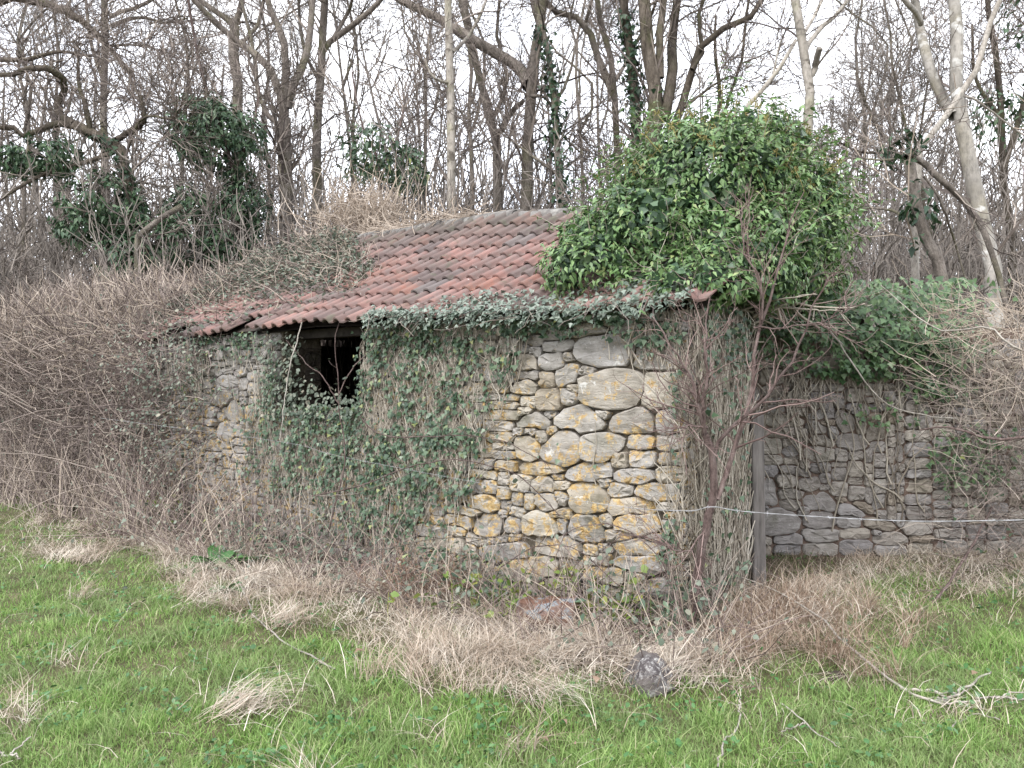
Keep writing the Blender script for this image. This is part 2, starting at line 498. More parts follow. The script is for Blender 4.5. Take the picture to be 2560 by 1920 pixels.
def inpoly(x, y, poly):
    c = np.zeros(np.shape(x), bool)
    p = np.asarray(poly, float); q = np.roll(p, 1, 0)
    for (x1, y1), (x2, y2) in zip(p, q):
        m = ((y1 > y) != (y2 > y))
        with np.errstate(divide='ignore', invalid='ignore'):
            c ^= m & (x < (x2 - x1) * (y - y1) / (y2 - y1 + 1e-12) + x1)
    return c

def ncoh(x, y, s=1.0, seed=0):             # cheap smooth noise in about -1..1
    r = np.random.default_rng(seed)
    o = 0
    for k in range(6):
        a, b, c = r.uniform(-1, 1), r.uniform(-1, 1), r.uniform(0, 6.3)
        f = s * (1 + .8 * k)
        o = o + np.sin((a * x + b * y) * f * 3 + c) / (1 + .35 * k)
    return o / 2.6

# ------------------------------------------------------------------ ground
gx = np.concatenate([-np.geomspace(300, 12, 14), np.linspace(-11.5, 11.5, 116), np.geomspace(12, 300, 14)])
gy = np.concatenate([-np.geomspace(200, 1, 12), np.linspace(0, 14, 100), np.geomspace(14.5, 600, 16)])
X, Y = np.meshgrid(gx, gy)
V = np.stack([X, Y, gh(X, Y)], -1).reshape(-1, 3)
ii = np.arange(len(gx) - 1)[None] + np.arange(len(gy) - 1)[:, None] * len(gx)
Q = np.stack([ii, ii + 1, ii + 1 + len(gx), ii + len(gx)], -1).reshape(-1, 4)
tag(link_mesh('ground', V, [Q], 'soil', smooth=True), 'rough pasture ground under the grass', kind='structure')

# ------------------------------------------------------------------ the stone hut
A = math.radians(37.4)
U = np.array([-math.cos(A), math.sin(A), 0])     # along the front wall, to the left and away
NI = np.array([math.sin(A), math.cos(A), 0])     # into the hut
ZZ = np.array([0, 0, 1.0])
C0 = np.array([1.18, 5.37, 0])                   # the near corner
LEN, HE, SPAN, RISE = 7.0, 2.23, 2.14, 1.18

class Frame:                                     # a wall face: s along, z up, outward normal
    def __init__(f, O, u, out): f.O, f.u, f.out = O, u, out
    def p(f, s, z, o=0.0):
        s, z, o = np.broadcast_arrays(np.asarray(s, float), np.asarray(z, float), np.asarray(o, float))
        return f.O + s[..., None] * f.u + z[..., None] * ZZ + o[..., None] * f.out
    def px(f, x, y, o=0.0):                      # photo pixel -> (s, z) on the face
        d = np.array([(x - 1280) / F, 1.0, (960 - y) / F])
        e = np.array([0, 0, EYE])
        O = f.O + o * f.out
        k = np.dot(O - e, f.out) / np.dot(d, f.out)
        q = e + k * d - f.O
        return float(np.dot(q, f.u)), float(q[2])
WF = Frame(C0, U, -NI)

hut = thing('stone_hut', 'low derelict rubble stone hut with sagging red clay tiled roof, half smothered in ivy', 'hut')

op_s0, op_z0 = WF.px(915, 1010)
op_s1, _ = WF.px(703, 1010)
op_z0 = 1.40
b = Buf()
CR = .024                                        # the core stands this far behind the stone faces
def wallbox(s0, s1, z0, z1, t0=CR, t1=.5):
    box(b, C0 + U * s0 + NI * t0 + ZZ * z0, U * (s1 - s0), NI * (t1 - t0), ZZ * (z1 - z0))
wallbox(.05, .7, -.1, HE - .04, CR, .86)
wallbox(.7, op_s0, -.1, HE - .04)
wallbox(op_s0, op_s1, -.1, op_z0)
wallbox(op_s1, LEN, -.1, HE - .04)
front = b.build('front_wall', 'mortar', hut)
b = Buf()
box(b, C0 + U * (LEN - .45) + NI * .5 - ZZ * .1, U * .45, NI * 3.3, ZZ * (HE + .05))
box(b, C0 + U * .7 + NI * 3.8 - ZZ * .1, U * (LEN - .7), NI * .45, ZZ * (HE + .28))
for gs in (LEN - .4, 1.25):
    gp = [C0 + U * gs + NI * a + ZZ * z for a, z in ((.3, HE + .06), (4.0, HE + .06), (2.14, HE + RISE - .02))]
    gq = [p + U * .3 for p in gp]
    b.add(gp + gq, [[0, 1, 4, 3], [1, 2, 5, 4], [2, 0, 3, 5]], [[0, 2, 1], [3, 4, 5]])
box(b, C0 + U * 1.2 + NI * .5 - ZZ * .1, U * .35, NI * 3.3, ZZ * (HE + .4))  # hidden inner cross wall, added to keep the interior dark
b.build('back_wall', 'mortar', hut)
b = Buf()                                        # timber lintel over the opening
box(b, C0 + U * (op_s0 - .25) + NI * .16 + ZZ * (HE - .12), U * (op_s1 - op_s0 + .5), NI * .16, ZZ * .085)
b.build('lintel', 'old_beam', hut)

def stone_geo(poly, proud, n=18, back=-.10):
    """rounded stone on a wall face; poly in (s,z); returns verts in (s,z,out), quads, tris"""
    p = np.asarray(poly, float)
    c = p.mean(0)
    p = np.vstack([p, p[:1]])
    q = resample2(p, n)
    size = np.sqrt(np.ptp(q[:, 0]) * np.ptp(q[:, 1]))
    q = q + rng.normal(size=q.shape) * size * .016
    bev = min(.009, .06 * size)
    rel = q - c
    rr = np.linalg.norm(rel, axis=1, keepdims=True)
    ins = lambda d: c + rel * np.maximum(1 - d / rr, .35)
    jj = lambda a: rng.normal(size=n) * a
    tilt = rng.normal(size=2) * .10
    tl = lambda xy: (xy - c) @ tilt
    rings = [(q, np.full(n, back)), (q, proud - bev * 1.1 + jj(.003)), 
             (ins(bev * 1.2), proud + jj(.004)), (c + rel * .6, proud + .002 + jj(.007))]
    V = np.concatenate([np.column_stack([xy, d + (tl(xy) if i else 0)]) for i, (xy, d) in enumerate(rings)] + [np.array([[c[0], c[1], proud + .005]])])
    Q, T = [], []
    for r in range(len(rings) - 1):
        for i in range(n):
            j = (i + 1) % n
            Q.append([r * n + i, r * n + j, (r + 1) * n + j, (r + 1) * n + i])
    r = len(rings) - 1
    T = [[r * n + i, r * n + (i + 1) % n, len(V) - 1] for i in range(n)]
    return V, np.array(Q), np.array(T), c

def resample2(p, n):                              # closed outline with softened corners
    d = np.concatenate([[0], np.cumsum(np.linalg.norm(np.diff(p, axis=0), axis=1))])
    t = np.linspace(0, d[-1], n + 1)[:-1]
    q = np.stack([np.interp(t, d, p[:, j]) for j in range(2)], -1)
    return .92 * q + .04 * (np.roll(q, 1, 0) + np.roll(q, -1, 0))

def fill_wall(polys, S, H, void, res=.0125, wr=(.15, .42), hr=(.065, .15), gap=.006, grow_n=8):
    """pack rubble round the given stones: courses fill the space, then every stone swells until it meets its neighbours.
    returns outlines; those of the given stones come first"""
    ns, nz = int(S / res), int(H / res)
    ss, zz = np.meshgrid((np.arange(ns) + .5) * res, (np.arange(nz) + .5) * res)
    vd = void(ss, zz)
    L = np.zeros((nz, ns), int)
    for q, p in enumerate(polys):
        L[inpoly(ss, zz, p) & ~vd & (L == 0)] = q + 1
    nxt = len(polys) + 1
    occ = vd | (L > 0)
    for k in range(nz):
        i = 0
        while i < ns:
            if occ[k, i]:
                i += 1; continue
            w = int(rng.uniform(*wr) / res); h = int(rng.uniform(*hr) / res)
            run = 0
            while i + run < ns and run < w and not occ[k, i + run]: run += 1
            if run >= w:
                rest = 0
                while i + run + rest < ns and rest < 9 and not occ[k, i + run + rest]: rest += 1
                if rest < 8: run += rest
            hh = 1
            while k + hh < nz and hh < h and not occ[k + hh, i:i + run].any(): hh += 1
            if run >= 7 and hh >= 4:
                e = max(1, run // 12)
                L[k:k + hh, i:i + run] = nxt; nxt += 1
                occ[k:k + hh, i:i + run] = True
            i += max(run, 1)
    for it in range(grow_n):                     # swell
        for dk, di in rng.permutation([(0, 1), (0, -1), (1, 0), (-1, 0)]):
            sh = np.roll(L, (dk, di), (0, 1))
            if dk == 1: sh[0] = 0
            if dk == -1: sh[-1] = 0
            if di == 1: sh[:, 0] = 0
            if di == -1: sh[:, -1] = 0
            m = (L == 0) & ~vd & (sh > 0) & (rng.random(L.shape) < .85)
            L[m] = sh[m]
    out = []
    n = 20; a = np.arange(n) * 2 * PI / n
    rs = np.arange(0, .8, res * .5)
    for q in range(1, nxt):
        kk, ii = np.nonzero(L == q)
        if len(kk) < 12: continue
        cz, cs = kk.mean(), ii.mean()
        j = np.argmin((kk - cz) ** 2 + (ii - cs) ** 2); cz, cs = kk[j] + .5, ii[j] + .5
        asp = np.clip((np.ptp(ii) + 1) / (np.ptp(kk) + 1), .4, 3.5)
        d = np.stack([np.cos(a) * asp, np.sin(a)], -1); d /= np.linalg.norm(d, axis=1, keepdims=True)
        X = (cs + d[:, 0:1] * rs / res).astype(int); Z = (cz + d[:, 1:2] * rs / res).astype(int)
        okk = (X >= 0) & (X < ns) & (Z >= 0) & (Z < nz)
        hit = np.zeros(X.shape, bool); hit[okk] = L[Z[okk], X[okk]] == q
        r = np.where(hit.all(1), rs[-1], rs[np.argmin(hit, 1)])
        r = np.maximum(r - gap, .012)
        r = (.92 * r + .04 * (np.roll(r, 1) + np.roll(r, -1))) * (1 - .07 * rng.random(n) ** 2)
        out.append([(cs * res + d[m, 0] * r[m], cz * res + d[m, 1] * r[m]) for m in range(n)])
    return out

def add_stones(frame, polys, parent, mat, proud, name='stone', limit=300):
    items = []
    for p, pr in polys:
        Vl, Q, T, c = stone_geo(p, pr)
        W = frame.p(Vl[:, 0], Vl[:, 1], Vl[:, 2])
        if np.dot(np.cross(frame.u, ZZ), frame.out) < 0:
            Q = Q[:, ::-1]; T = T[:, ::-1]
        items.append((W, Q, T, frame.p(c[0], c[1])))
    items.sort(key=lambda it: it[3][1])
    for W, Q, T, c in items[:limit]:
        link_mesh(name, W - c, [Q, T], mat, parent, True, loc=c, sharp=.55)
    if len(items) > limit:
        bb = Buf()
        for W, Q, T, c in items[limit:]: bb.add(W, Q, T)
        bb.build('rubble', mat, parent, True, kind='stuff').data.set_sharp_from_angle(angle=.55)
    return len(items)

def crop_polys(frame, ox, oy, sc, lists):
    return [[frame.px(ox + x / sc, oy + y / sc, .03) for x, y in L] for L in lists]

c6 = crop_polys(WF, 1200, 700, 2.766, [
 [(625,480),(660,425),(780,385),(900,385),(1000,395),(1045,440),(1055,500),(1035,560),(960,600),(860,605),(760,585),(680,560),(630,540)],
 [(670,680),(700,655),(780,675),(800,615),(900,615),(1010,620),(1130,660),(1140,700),(1110,780),(1050,850),(950,905),(850,905),(760,870),(710,820),(680,760)],
 [(1060,480),(1090,440),(1180,400),(1290,410),(1390,470),(1400,600),(1250,600),(1100,590),(1045,570)],
 [(1150,650),(1240,640),(1380,650),(1400,740),(1400,830),(1360,870),(1200,880),(1140,830),(1130,740)],
 [(670,620),(720,605),(795,610),(790,640),(680,655)],
 [(515,620),(600,600),(680,605),(665,660),(660,720),(520,730)],
 [(400,640),(490,620),(510,735),(390,740)],
 [(250,700),(330,680),(375,720),(370,780),(280,790),(200,780)],
 [(400,770),(540,750),(548,830),(540,890),(430,905),(370,890)],
 [(560,760),(580,745),(650,790),(640,870),(590,850),(560,810)],
 [(500,960),(560,900),(640,875),(740,890),(830,950),(865,1010),(850,1045),(740,1048),(580,1020),(510,995)],
 [(230,1000),(290,930),(400,925),(480,960),(450,1025),(300,1020)],
 [(885,930),(1000,915),(1150,920),(1200,940),(1200,1050),(1000,1055),(885,1050)],
 [(1208,925),(1300,900),(1425,910),(1425,1040),(1300,1050),(1210,1050)],
 [(225,1120),(250,1080),(330,1065),(370,1100),(400,1170),(370,1230),(300,1250),(240,1230)],
 [(415,1160),(470,1080),(540,1045),(650,1050),(680,1090),(690,1180),(680,1260),(560,1275),(440,1250),(410,1210)],
 [(700,1090),(790,1065),(900,1070),(1000,1090),(980,1160),(880,1220),(760,1240),(705,1200)],
 [(1010,1090),(1120,1065),(1200,1100),(1170,1160),(1010,1180)],
 [(1210,1100),(1300,1062),(1420,1070),(1425,1150),(1300,1190),(1210,1180)],
 [(90,1290),(110,1250),(230,1265),(236,1320),(130,1320)],
 [(245,1275),(400,1270),(560,1290),(560,1335),(430,1340),(250,1330)],
 [(560,1390),(600,1350),(640,1305),(800,1285),(920,1290),(920,1350),(780,1375),(620,1388)],
 [(930,1310),(1050,1300),(1200,1310),(1205,1380),(1050,1398),(930,1380)],
 [(1212,1300),(1300,1275),(1400,1290),(1400,1360),(1250,1398)],
 [(350,1400),(420,1355),(490,1380),(500,1420),(460,1465),(340,1465)],
 [(370,1490),(450,1475),(520,1500),(510,1600),(440,1590),(380,1550)],
 [(590,1460),(640,1410),(720,1395),(810,1420),(860,1480),(880,1540),(860,1600),(780,1620),(680,1600),(610,1560)],
 [(885,1420),(950,1400),(1050,1408),(1060,1450),(1000,1500),(900,1490)],
 [(1070,1430),(1230,1412),(1420,1440),(1430,1500),(1250,1528),(1070,1490)],
 [(1230,1540),(1430,1520),(1440,1590),(1250,1590)],
 [(900,1520),(1050,1510),(1215,1540),(1215,1600),(900,1600)],
 [(430,250),(515,225),(505,310),(440,320)], [(820,225),(880,210),(920,250),(880,300),(830,290)],
 [(620,390),(700,350),(850,335),(860,350),(740,370)], [(900,290),(1000,280),(1110,300),(1100,350),(920,355)],
 [(200,560),(270,500),(370,520),(380,600),(300,630),(210,600)], [(300,380),(380,370),(440,420),(400,460),(320,450)]])
c4 = crop_polys(WF, 1150, 1150, 3.687, [
 [(60,360),(130,315),(270,305),(360,370),(370,450),(250,480),(100,450)],
 [(95,600),(110,540),(220,510),(330,510),(375,560),(365,700),(200,710),(100,680)],
 [(385,560),(430,510),(540,540),(545,640),(470,690),(390,670)],
 [(560,570),(600,490),(700,440),(820,500),(900,590),(880,680),(600,690)],
 [(985,590),(1050,520),(1130,490),(1250,540),(1330,620),(1340,700),(1250,760),(1050,750),(1000,680)],
 [(1410,535),(1600,525),(1800,565),(1850,640),(1700,680),(1400,640)],
 [(1890,490),(2000,480),(2100,500),(2090,545),(1900,545)],
 [(1860,570),(2050,560),(2090,620),(2080,710),(1880,680)],
 [(1380,780),(1550,740),(1620,720),(1850,770),(1860,850),(1700,880),(1400,870)],
 [(1380,900),(1600,890),(1850,890),(1950,980),(1850,1060),(1580,1030),(1480,980),(1380,970)],
 [(1680,1130),(1850,1090),(2080,1120),(2090,1280),(1900,1300),(1690,1240)],
 [(170,800),(380,770),(610,735),(640,850),(420,900),(180,940)],
 [(400,945),(700,905),(900,905),(880,1090),(500,1090)]])
cL = crop_polys(WF, 360, 680, 3.457, [
 [(780,760),(820,730),(930,735),(940,780),(800,800)], [(945,760),(1050,740),(1060,790),(960,800)],
 [(665,830),(750,810),(770,860),(690,880)], [(780,850),(850,825),(880,850),(875,890),(790,890)],
 [(885,880),(940,840),(1060,840),(1080,890),(1060,940),(960,950),(890,920)], [(655,900),(740,890),(800,920),(780,980),(700,995)],
 [(470,930),(520,900),(640,910),(620,980),(520,1010)], [(550,1110),(590,1020),(660,1000),(740,1010),(770,1080),(700,1150),(640,1170)],
 [(640,1180),(760,1090),(850,1180),(850,1260),(790,1290),(700,1270)], [(460,1050),(520,1020),(550,1060),(520,1110),(465,1100)],
 [(620,1300),(700,1290),(770,1400),(740,1470),(640,1420)], [(740,1500),(900,1510),(1100,1530),(1110,1570),(760,1560)],
 [(740,1600),(800,1570),(870,1590),(870,1650),(760,1650)], [(900,1620),(960,1590),(1090,1600),(1080,1650),(900,1655)]])
hand = c6 + c4 + cL
def void_front(s, z):
    return ((s > op_s0 - .02) & (s < op_s1 + .02) & (z > op_z0 - .01)) | (z > 2.18)
PL = [(p, .008 + .034 * rng.random()) for p in fill_wall(hand, 6.9, 2.2, void_front)]
NST = add_stones(WF, PL, front, 'stone', .03)
# the end of the wall: a pier face turned to the right
EF = Frame(C0, NI, -U)
end_wall = link_mesh('end_wall', *(lambda bb: (np.concatenate(bb.V), bb.Q))((lambda bb: (box(bb, C0 + U * .04 + NI * .09 - ZZ * .1, U * .012, NI * .76, ZZ * 2.25), bb)[1])(Buf())), 'mortar', hut)
PE = [(p, .01 + .03 * rng.random()) for p in fill_wall([], .88, 2.16, lambda s, z: s < .02, wr=(.2, .45), hr=(.1, .2))]
add_stones(EF, PE, end_wall, 'stone', .03)
# stones of the reveal inside the opening (seen on its left), coloured dark for shade
JF = Frame(C0 + U * op_s1, NI, -U)
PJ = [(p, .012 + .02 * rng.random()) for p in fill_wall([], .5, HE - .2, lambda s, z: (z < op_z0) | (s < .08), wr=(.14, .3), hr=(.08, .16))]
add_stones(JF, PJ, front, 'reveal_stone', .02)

# ------------------------------------------------------------------ roof
S0, S1 = -.18, 7.12
EO = .14                                           # overhang
def roof_p(s, t, h=0.0):                           # t: 0 at the eaves edge, 1 at the ridge; h above the deck
    s, t = np.asarray(s, float), np.asarray(t, float)
    run = -EO + t * (SPAN + EO)
    z = HE - .055 + (run + EO) * RISE / SPAN
    k = np.clip((s - 1.9) / 1.6, 0, 1)
    z = z + .12 * k * k * (3 - 2 * k) * t - .03 * np.sin(s * 1.15 + .6) * (1 - t) ** 2 - .05 * np.sin(PI * np.clip(s / 7, 0, 1)) * np.sin(PI * t) * .8
    z = z + .008 * np.sin(s * 5.3 + t * 4) + h * .87
    P = C0 + s[..., None] * U + (run - h * .5)[..., None] * NI
    P = P.copy(); P[..., 2] += z
    return P
roof = bpy.data.objects.new('roof', None); COL.objects.link(roof); roof.parent = hut
b = Buf()
sg, tg = np.linspace(S0 + .05, S1 - .05, 30), np.linspace(.03, 1, 10)
SG, TG = np.meshgrid(sg, tg)
top = roof_p(SG, TG, -.03); bot = roof_p(SG, TG, -.06)
ii = np.arange(29)[None] + np.arange(9)[:, None] * 30
Qd = np.stack([ii, ii + 1, ii + 31, ii + 30], -1).reshape(-1, 4)
b.add(top, Qd).add(bot, Qd[:, ::-1])
back = roof_p(SG, TG, -.03); dist = ((back - C0) @ NI)
back = back + NI * (2 * (SPAN - dist))[..., None]
b.add(back, Qd)
b.build('deck', 'roof_deck', roof)  # solid unseen sheet under the tiles, added to block light
# verge and eaves boards close the deck
ne, npf = 13, 12
TW, TL = .31, .42
xs, zs = [], []
for kk in range(2):
    x0 = kk * .155
    for a in np.linspace(0, PI, 7):
        xs.append(x0 + .042 - .042 * math.cos(a)); zs.append(.036 * math.sin(a))
    xs.append(x0 + .118); zs.append(-.004)
xs.append(.325); zs.append(.004)
xs, zs = np.array(xs), np.array(zs)
def tile_mesh(jit):
    n = len(xs)
    th = .016
    prof = zs + rng.normal(size=n) * .0012
    V = []
    for (y, lift) in ((0, .034), (TL * .5, .017), (TL, 0)):
        V += [(x - TW / 2, y, z + lift) for x, z in zip(xs, prof)]
        V += [(x - TW / 2, y, z + lift - th) for x, z in zip(xs, prof)]
    Q = []
    g = lambda r, tb, i: r * 2 * n + tb * n + i
    for r in range(2):
        for i in range(n - 1):
            Q.append([g(r, 0, i), g(r, 0, i + 1), g(r + 1, 0, i + 1), g(r + 1, 0, i)])
            Q.append([g(r, 1, i + 1), g(r, 1, i), g(r + 1, 1, i), g(r + 1, 1, i + 1)])
        Q.append([g(r, 0, 0), g(r + 1, 0, 0), g(r + 1, 1, 0), g(r, 1, 0)])
        Q.append([g(r, 0, n - 1), g(r, 1, n - 1), g(r + 1, 1, n - 1), g(r + 1, 0, n - 1)])
    for i in range(n - 1):
        Q.append([g(0, 0, i + 1), g(0, 0, i), g(0, 1, i), g(0, 1, i + 1)])
        Q.append([g(2, 0, i), g(2, 0, i + 1), g(2, 1, i + 1), g(2, 1, i)])
    return np.array(V), np.array(Q)
tile_meshes = []
for k in range(4):
    Vt, Qt = tile_mesh(k)
    o = link_mesh('tile', Vt, [Qt], 'tile', roof, True)
    me = o.data
    me.polygons.foreach_set('use_smooth', np.array([abs(p.normal.y) < .5 for p in me.polygons]))
    tile_meshes.append(me)
    bpy.data.objects.remove(o)
slope = math.hypot(SPAN + EO, (SPAN + EO) * RISE / SPAN)
ROWS = 9
gauge = (slope - .08) / ROWS
ncol = int((S1 - S0) / TW)
def place_tile(s, y, slip=0.0, rot=0.0, lift=0.0, dead=False):
    t = y / slope
    e = .02
    p = roof_p(s, t); px_ = roof_p(s - e, t); py_ = roof_p(s, t + e)
    X = Vector(px_ - p).normalized(); Yv = Vector(py_ - p); Z = X.cross(Yv).normalized(); Yv = Z.cross(X)
    m = Matrix((X, Yv, Z)).transposed().to_4x4()
    m = m @ Matrix.Rotation(rot, 4, 'Z') @ Matrix.Rotation(random.gauss(0, .008), 4, 'Y') @ Matrix.Rotation(random.gauss(0, .008), 4, 'X')
    m.translation = Vector(p) + Z * (lift + .012)
    o = bpy.data.objects.new('tile', random.choice(tile_meshes))
    COL.objects.link(o)
    o.parent = roof
    o.matrix_world = m
    return o
NT_ = 0
for r in range(ROWS):
    for c in range(ncol):
        s = S0 + TW * (c + .5) + random.gauss(0, .004)
        y = r * gauge + random.gauss(0, .011) - (.06 * random.random() if random.random() < .05 else 0)
        rot = random.gauss(0, .013)
        if r == 0 and 2.2 < s < 4.4:                 # slipped eaves course over the opening
            y -= random.uniform(.0, .05); rot += random.gauss(0, .03)
        if r == 0 and s > 4.4 and random.random() < .25: continue
        place_tile(s, y, 0, rot)
        NT_ += 1
# ridge tiles bedded in grey mortar
ang = np.linspace(-.15, PI + .15, 9)
for k in range(int((S1 - S0) / .36) + 1):
    s = S0 + .36 * k
    if s > 5.4 and k % 2: continue
    p, q = roof_p(s, 1.0), roof_p(min(s + .39, S1), 1.0)
    bb = Buf(); L = q - p
    jz = random.gauss(0, .008)
    rad = .105
    rings = []
    for f, rr in ((0, rad * 1.04), (.5, rad), (1, rad * .95)):
        rings.append([p + L * f + NI * (-math.cos(a) * rr * 1.1) + ZZ * (math.sin(a) * rr * .8 - .025 + jz) + NI * .03 for a in ang])
    Vr = np.array(rings); n = len(ang)
    ii = np.arange(n - 1)[None] + np.arange(2)[:, None] * n
    bb.add(Vr, np.stack([ii, ii + n, ii + n + 1, ii + 1], -1).reshape(-1, 4))
    inner = Vr.copy(); inner[..., 2] -= .018
    bb.add(inner, np.stack([ii, ii + 1, ii + n + 1, ii + n], -1).reshape(-1, 4))
    e = np.arange(n - 1)
    bb.Q.append(np.stack([e, e + 1, e + 1 + 3 * n, e + 3 * n], -1))
    bb.build('ridge_tile', 'ridge_tile', roof, True)

# ------------------------------------------------------------------ the yard wall to the right, with red earth mortar
U2 = norm(np.array([3.9, .22, 0])); OUT2 = np.array([U2[1], -U2[0], 0])
C2 = np.array([1.55, 7.62, 0])
W2 = Frame(C2, U2, OUT2)
yard = thing('stone_wall', 'grey rubble wall with red earth mortar standing back to the right of the post', 'wall')
b = Buf(); box(b, C2 - OUT2 * .012 - ZZ * .1, U2 * 5.2, -OUT2 * .45, ZZ * 2.3)
core2 = b.build('core', 'red_mortar', yard)
h2 = crop_polys(W2, 1800, 700, 2.37, [
 [(460,1210),(500,1185),(570,1175),(605,1200),(595,1240),(540,1255),(480,1250)], [(500,1290),(540,1262),(610,1257),(670,1285),(700,1330),(680,1365),(590,1365),(520,1340)],
 [(240,1170),(290,1165),(340,1220),(345,1290),(320,1335),(240,1340)], [(245,1370),(340,1360),(470,1390),(480,1450),(420,1510),(300,1520),(245,1500)],
 [(510,1400),(570,1377),(670,1390),(690,1430),(660,1475),(560,1480),(510,1450)], [(700,1405),(760,1395),(850,1422),(850,1460),(770,1478),(700,1470)],
 [(860,1430),(940,1420),(1050,1435),(1055,1475),(960,1485),(870,1470)], [(705,1345),(770,1332),(870,1388),(840,1405),(710,1388)],
 [(775,1322),(860,1320),(915,1355),(900,1380),(840,1365)], [(680,785),(750,775),(820,830),(820,890),(740,900),(690,860)],
 [(530,850),(580,835),(640,890),(630,910),(550,910)], [(700,925),(800,910),(870,920),(880,1010),(780,1015),(700,980)],
 [(530,790),(600,780),(630,800),(620,830),(540,820)], [(370,1020),(440,975),(475,980),(460,1050),(380,1050)],
 [(360,1100),(440,1100),(570,1150),(540,1165),(430,1155),(370,1130)], [(375,1320),(440,1310),(475,1340),(470,1365),(390,1362)],
 [(690,1285),(750,1285),(765,1310),(710,1315)], [(900,1530),(980,1505),(1100,1510),(1130,1560),(1040,1580),(930,1570)],
 [(250,800),(400,790),(500,830),(480,870),(280,875)], [(270,882),(500,882),(540,930),(400,940),(270,920)],
 [(540,930),(640,920),(690,980),(640,990),(540,970)], [(490,1000),(600,990),(680,1010),(690,1080),(560,1085),(500,1050)],
 [(890,690),(980,700),(960,730),(860,725)], [(750,740),(830,730),(900,760),(880,810),(830,800),(760,770)]])
f2 = fill_wall(h2, 5.15, 2.2, lambda s, z: z > 2.05 + .1 * np.sin(s * 4), wr=(.18, .45), hr=(.08, .18), gap=.007, grow_n=4)
add_stones(W2, [(p, .002 + .035 * rng.random()) for p in f2], core2, 'stone_grey', .02)

# ------------------------------------------------------------------ grass
YB = np.array([(-900,1225),(0,1235),(200,1262),(330,1330),(420,1480),(480,1540),(560,1580),(830,1570),(940,1660),(1050,1740),(1250,1765),(1400,1765),(1560,1745),(1700,1720),(1880,1740),(1990,1660),(2150,1600),(2300,1555),(2560,1500),(3400,1470)], float)
def strawness(P, patches=True):                                  # 1 where dead grass lies, 0 in the green sward
    px, py = proj(np.column_stack([P[:, 0], P[:, 1], np.zeros(len(P))]))
    yb = np.interp(px, YB[:, 0], YB[:, 1]) - 16 + 45 * ncoh(P[:, 0], P[:, 1], 2.3, 5) + 22 * ncoh(P[:, 0], P[:, 1], 6.1, 6)
    s = 1 / (1 + np.exp((py - yb) / 24)) * (1 - .42 * np.clip(ncoh(P[:, 0], P[:, 1], 3.3, 13) + .1, 0, 1))
    m = np.exp(-(((px - 170) / 150) ** 2 + ((py - 1375) / 38) ** 2)) * 1.1
    m = np.maximum(m, .5 * ((px < 420) & (py < 1340)))
    m = m * (1.0 if patches else .6)
    for cx, cy, rx, ry in () if not patches else ((170, 1665, 70, 18), (40, 1790, 85, 60), (745, 1757, 45, 16), (2380, 1800, 150, 20), (2090, 1700, 60, 30), (1075, 1860, 45, 16), (620, 1795, 90, 22)):
        m = np.maximum(m, .95 * np.exp(-(((px - cx) / rx) ** 2 + ((py - cy) / ry) ** 2) * 1.3))
    s = s * (1 - .8 * np.exp(-(((px - 2260) / 150) ** 2 + ((py - 1490) / 55) ** 2)))
    return np.clip(np.maximum(s, m) + .06 + .10 * np.clip(ncoh(P[:, 0], P[:, 1], 4, 9), 0, 1), 0, 1)
WALL_D = lambda P: (P[:, 0] - C0[0]) * (-NI[0]) + (P[:, 1] - C0[1]) * (-NI[1])      # metres in front of the front wall
def scatter(n, y0, y1, pw=1.6, margin=1.15):
    """ground points, denser near the camera"""
    y = y0 + (y1 - y0) * rng.random(n) ** pw
    x = (rng.random(n) * 2 - 1) * y * .64 * margin
    return np.column_stack([x, y, gh(x, y)])
def outside(P):
    s = (P[:, 0] - C0[0]) * U[0] + (P[:, 1] - C0[1]) * U[1]
    inhut = (WALL_D(P) < .02) & (s > np.where(WALL_D(P) < -.9, 1.2, -.02))
    return ~inhut & (P[:, 1] < 7.68 + (P[:, 0] < 0) * 5)
G = scatter(300000, 3.0, 12.5, 1.7)
_x, _y = rng.uniform(1.7, 6.2, 9000), rng.uniform(6.2, 7.66, 9000); G = np.vstack([G, np.column_stack([_x, _y, gh(_x, _y)])])
G = G[outside(G)]
s = strawness(G)
keep = rng.random(len(G)) > s * .93
g = G[keep]
tall = 1 + .6 * np.clip(ncoh(g[:, 0], g[:, 1], 3.1, 3), -.4, 1)
tall = tall * (1 + .5 * np.clip(ncoh(g[:, 0], g[:, 1], 9, 33), -.8, 1))
L = rng.uniform(.028, .074, len(g)) * tall
b = Buf(); blades(b, g, L, rng.uniform(.0028, .0055, len(g)) * (1 + .06 * g[:, 1]), rng.uniform(.1, 1.1, len(g)), rng.uniform(0, .45, len(g)), segs=2)
# longer arching tufts
ct = scatter(900, 3.0, 11, 1.5); ct = ct[outside(ct) & (rng.random(len(ct)) > strawness(ct))]
tf = np.repeat(ct, 45, 0) + np.column_stack([rng.normal(size=(len(ct) * 45, 2)) * .045, np.zeros(len(ct) * 45)])
blades(b, tf, rng.uniform(.06, .16, len(tf)), rng.uniform(.003, .006, len(tf)) * (1 + .05 * tf[:, 1]), rng.uniform(.2, 1.0, len(tf)), rng.uniform(.1, .5, len(tf)), segs=3)
tag(b.build('grass', 'grass'), 'short lush green grass of the pasture in front of the hut', 'grass', kind='stuff')

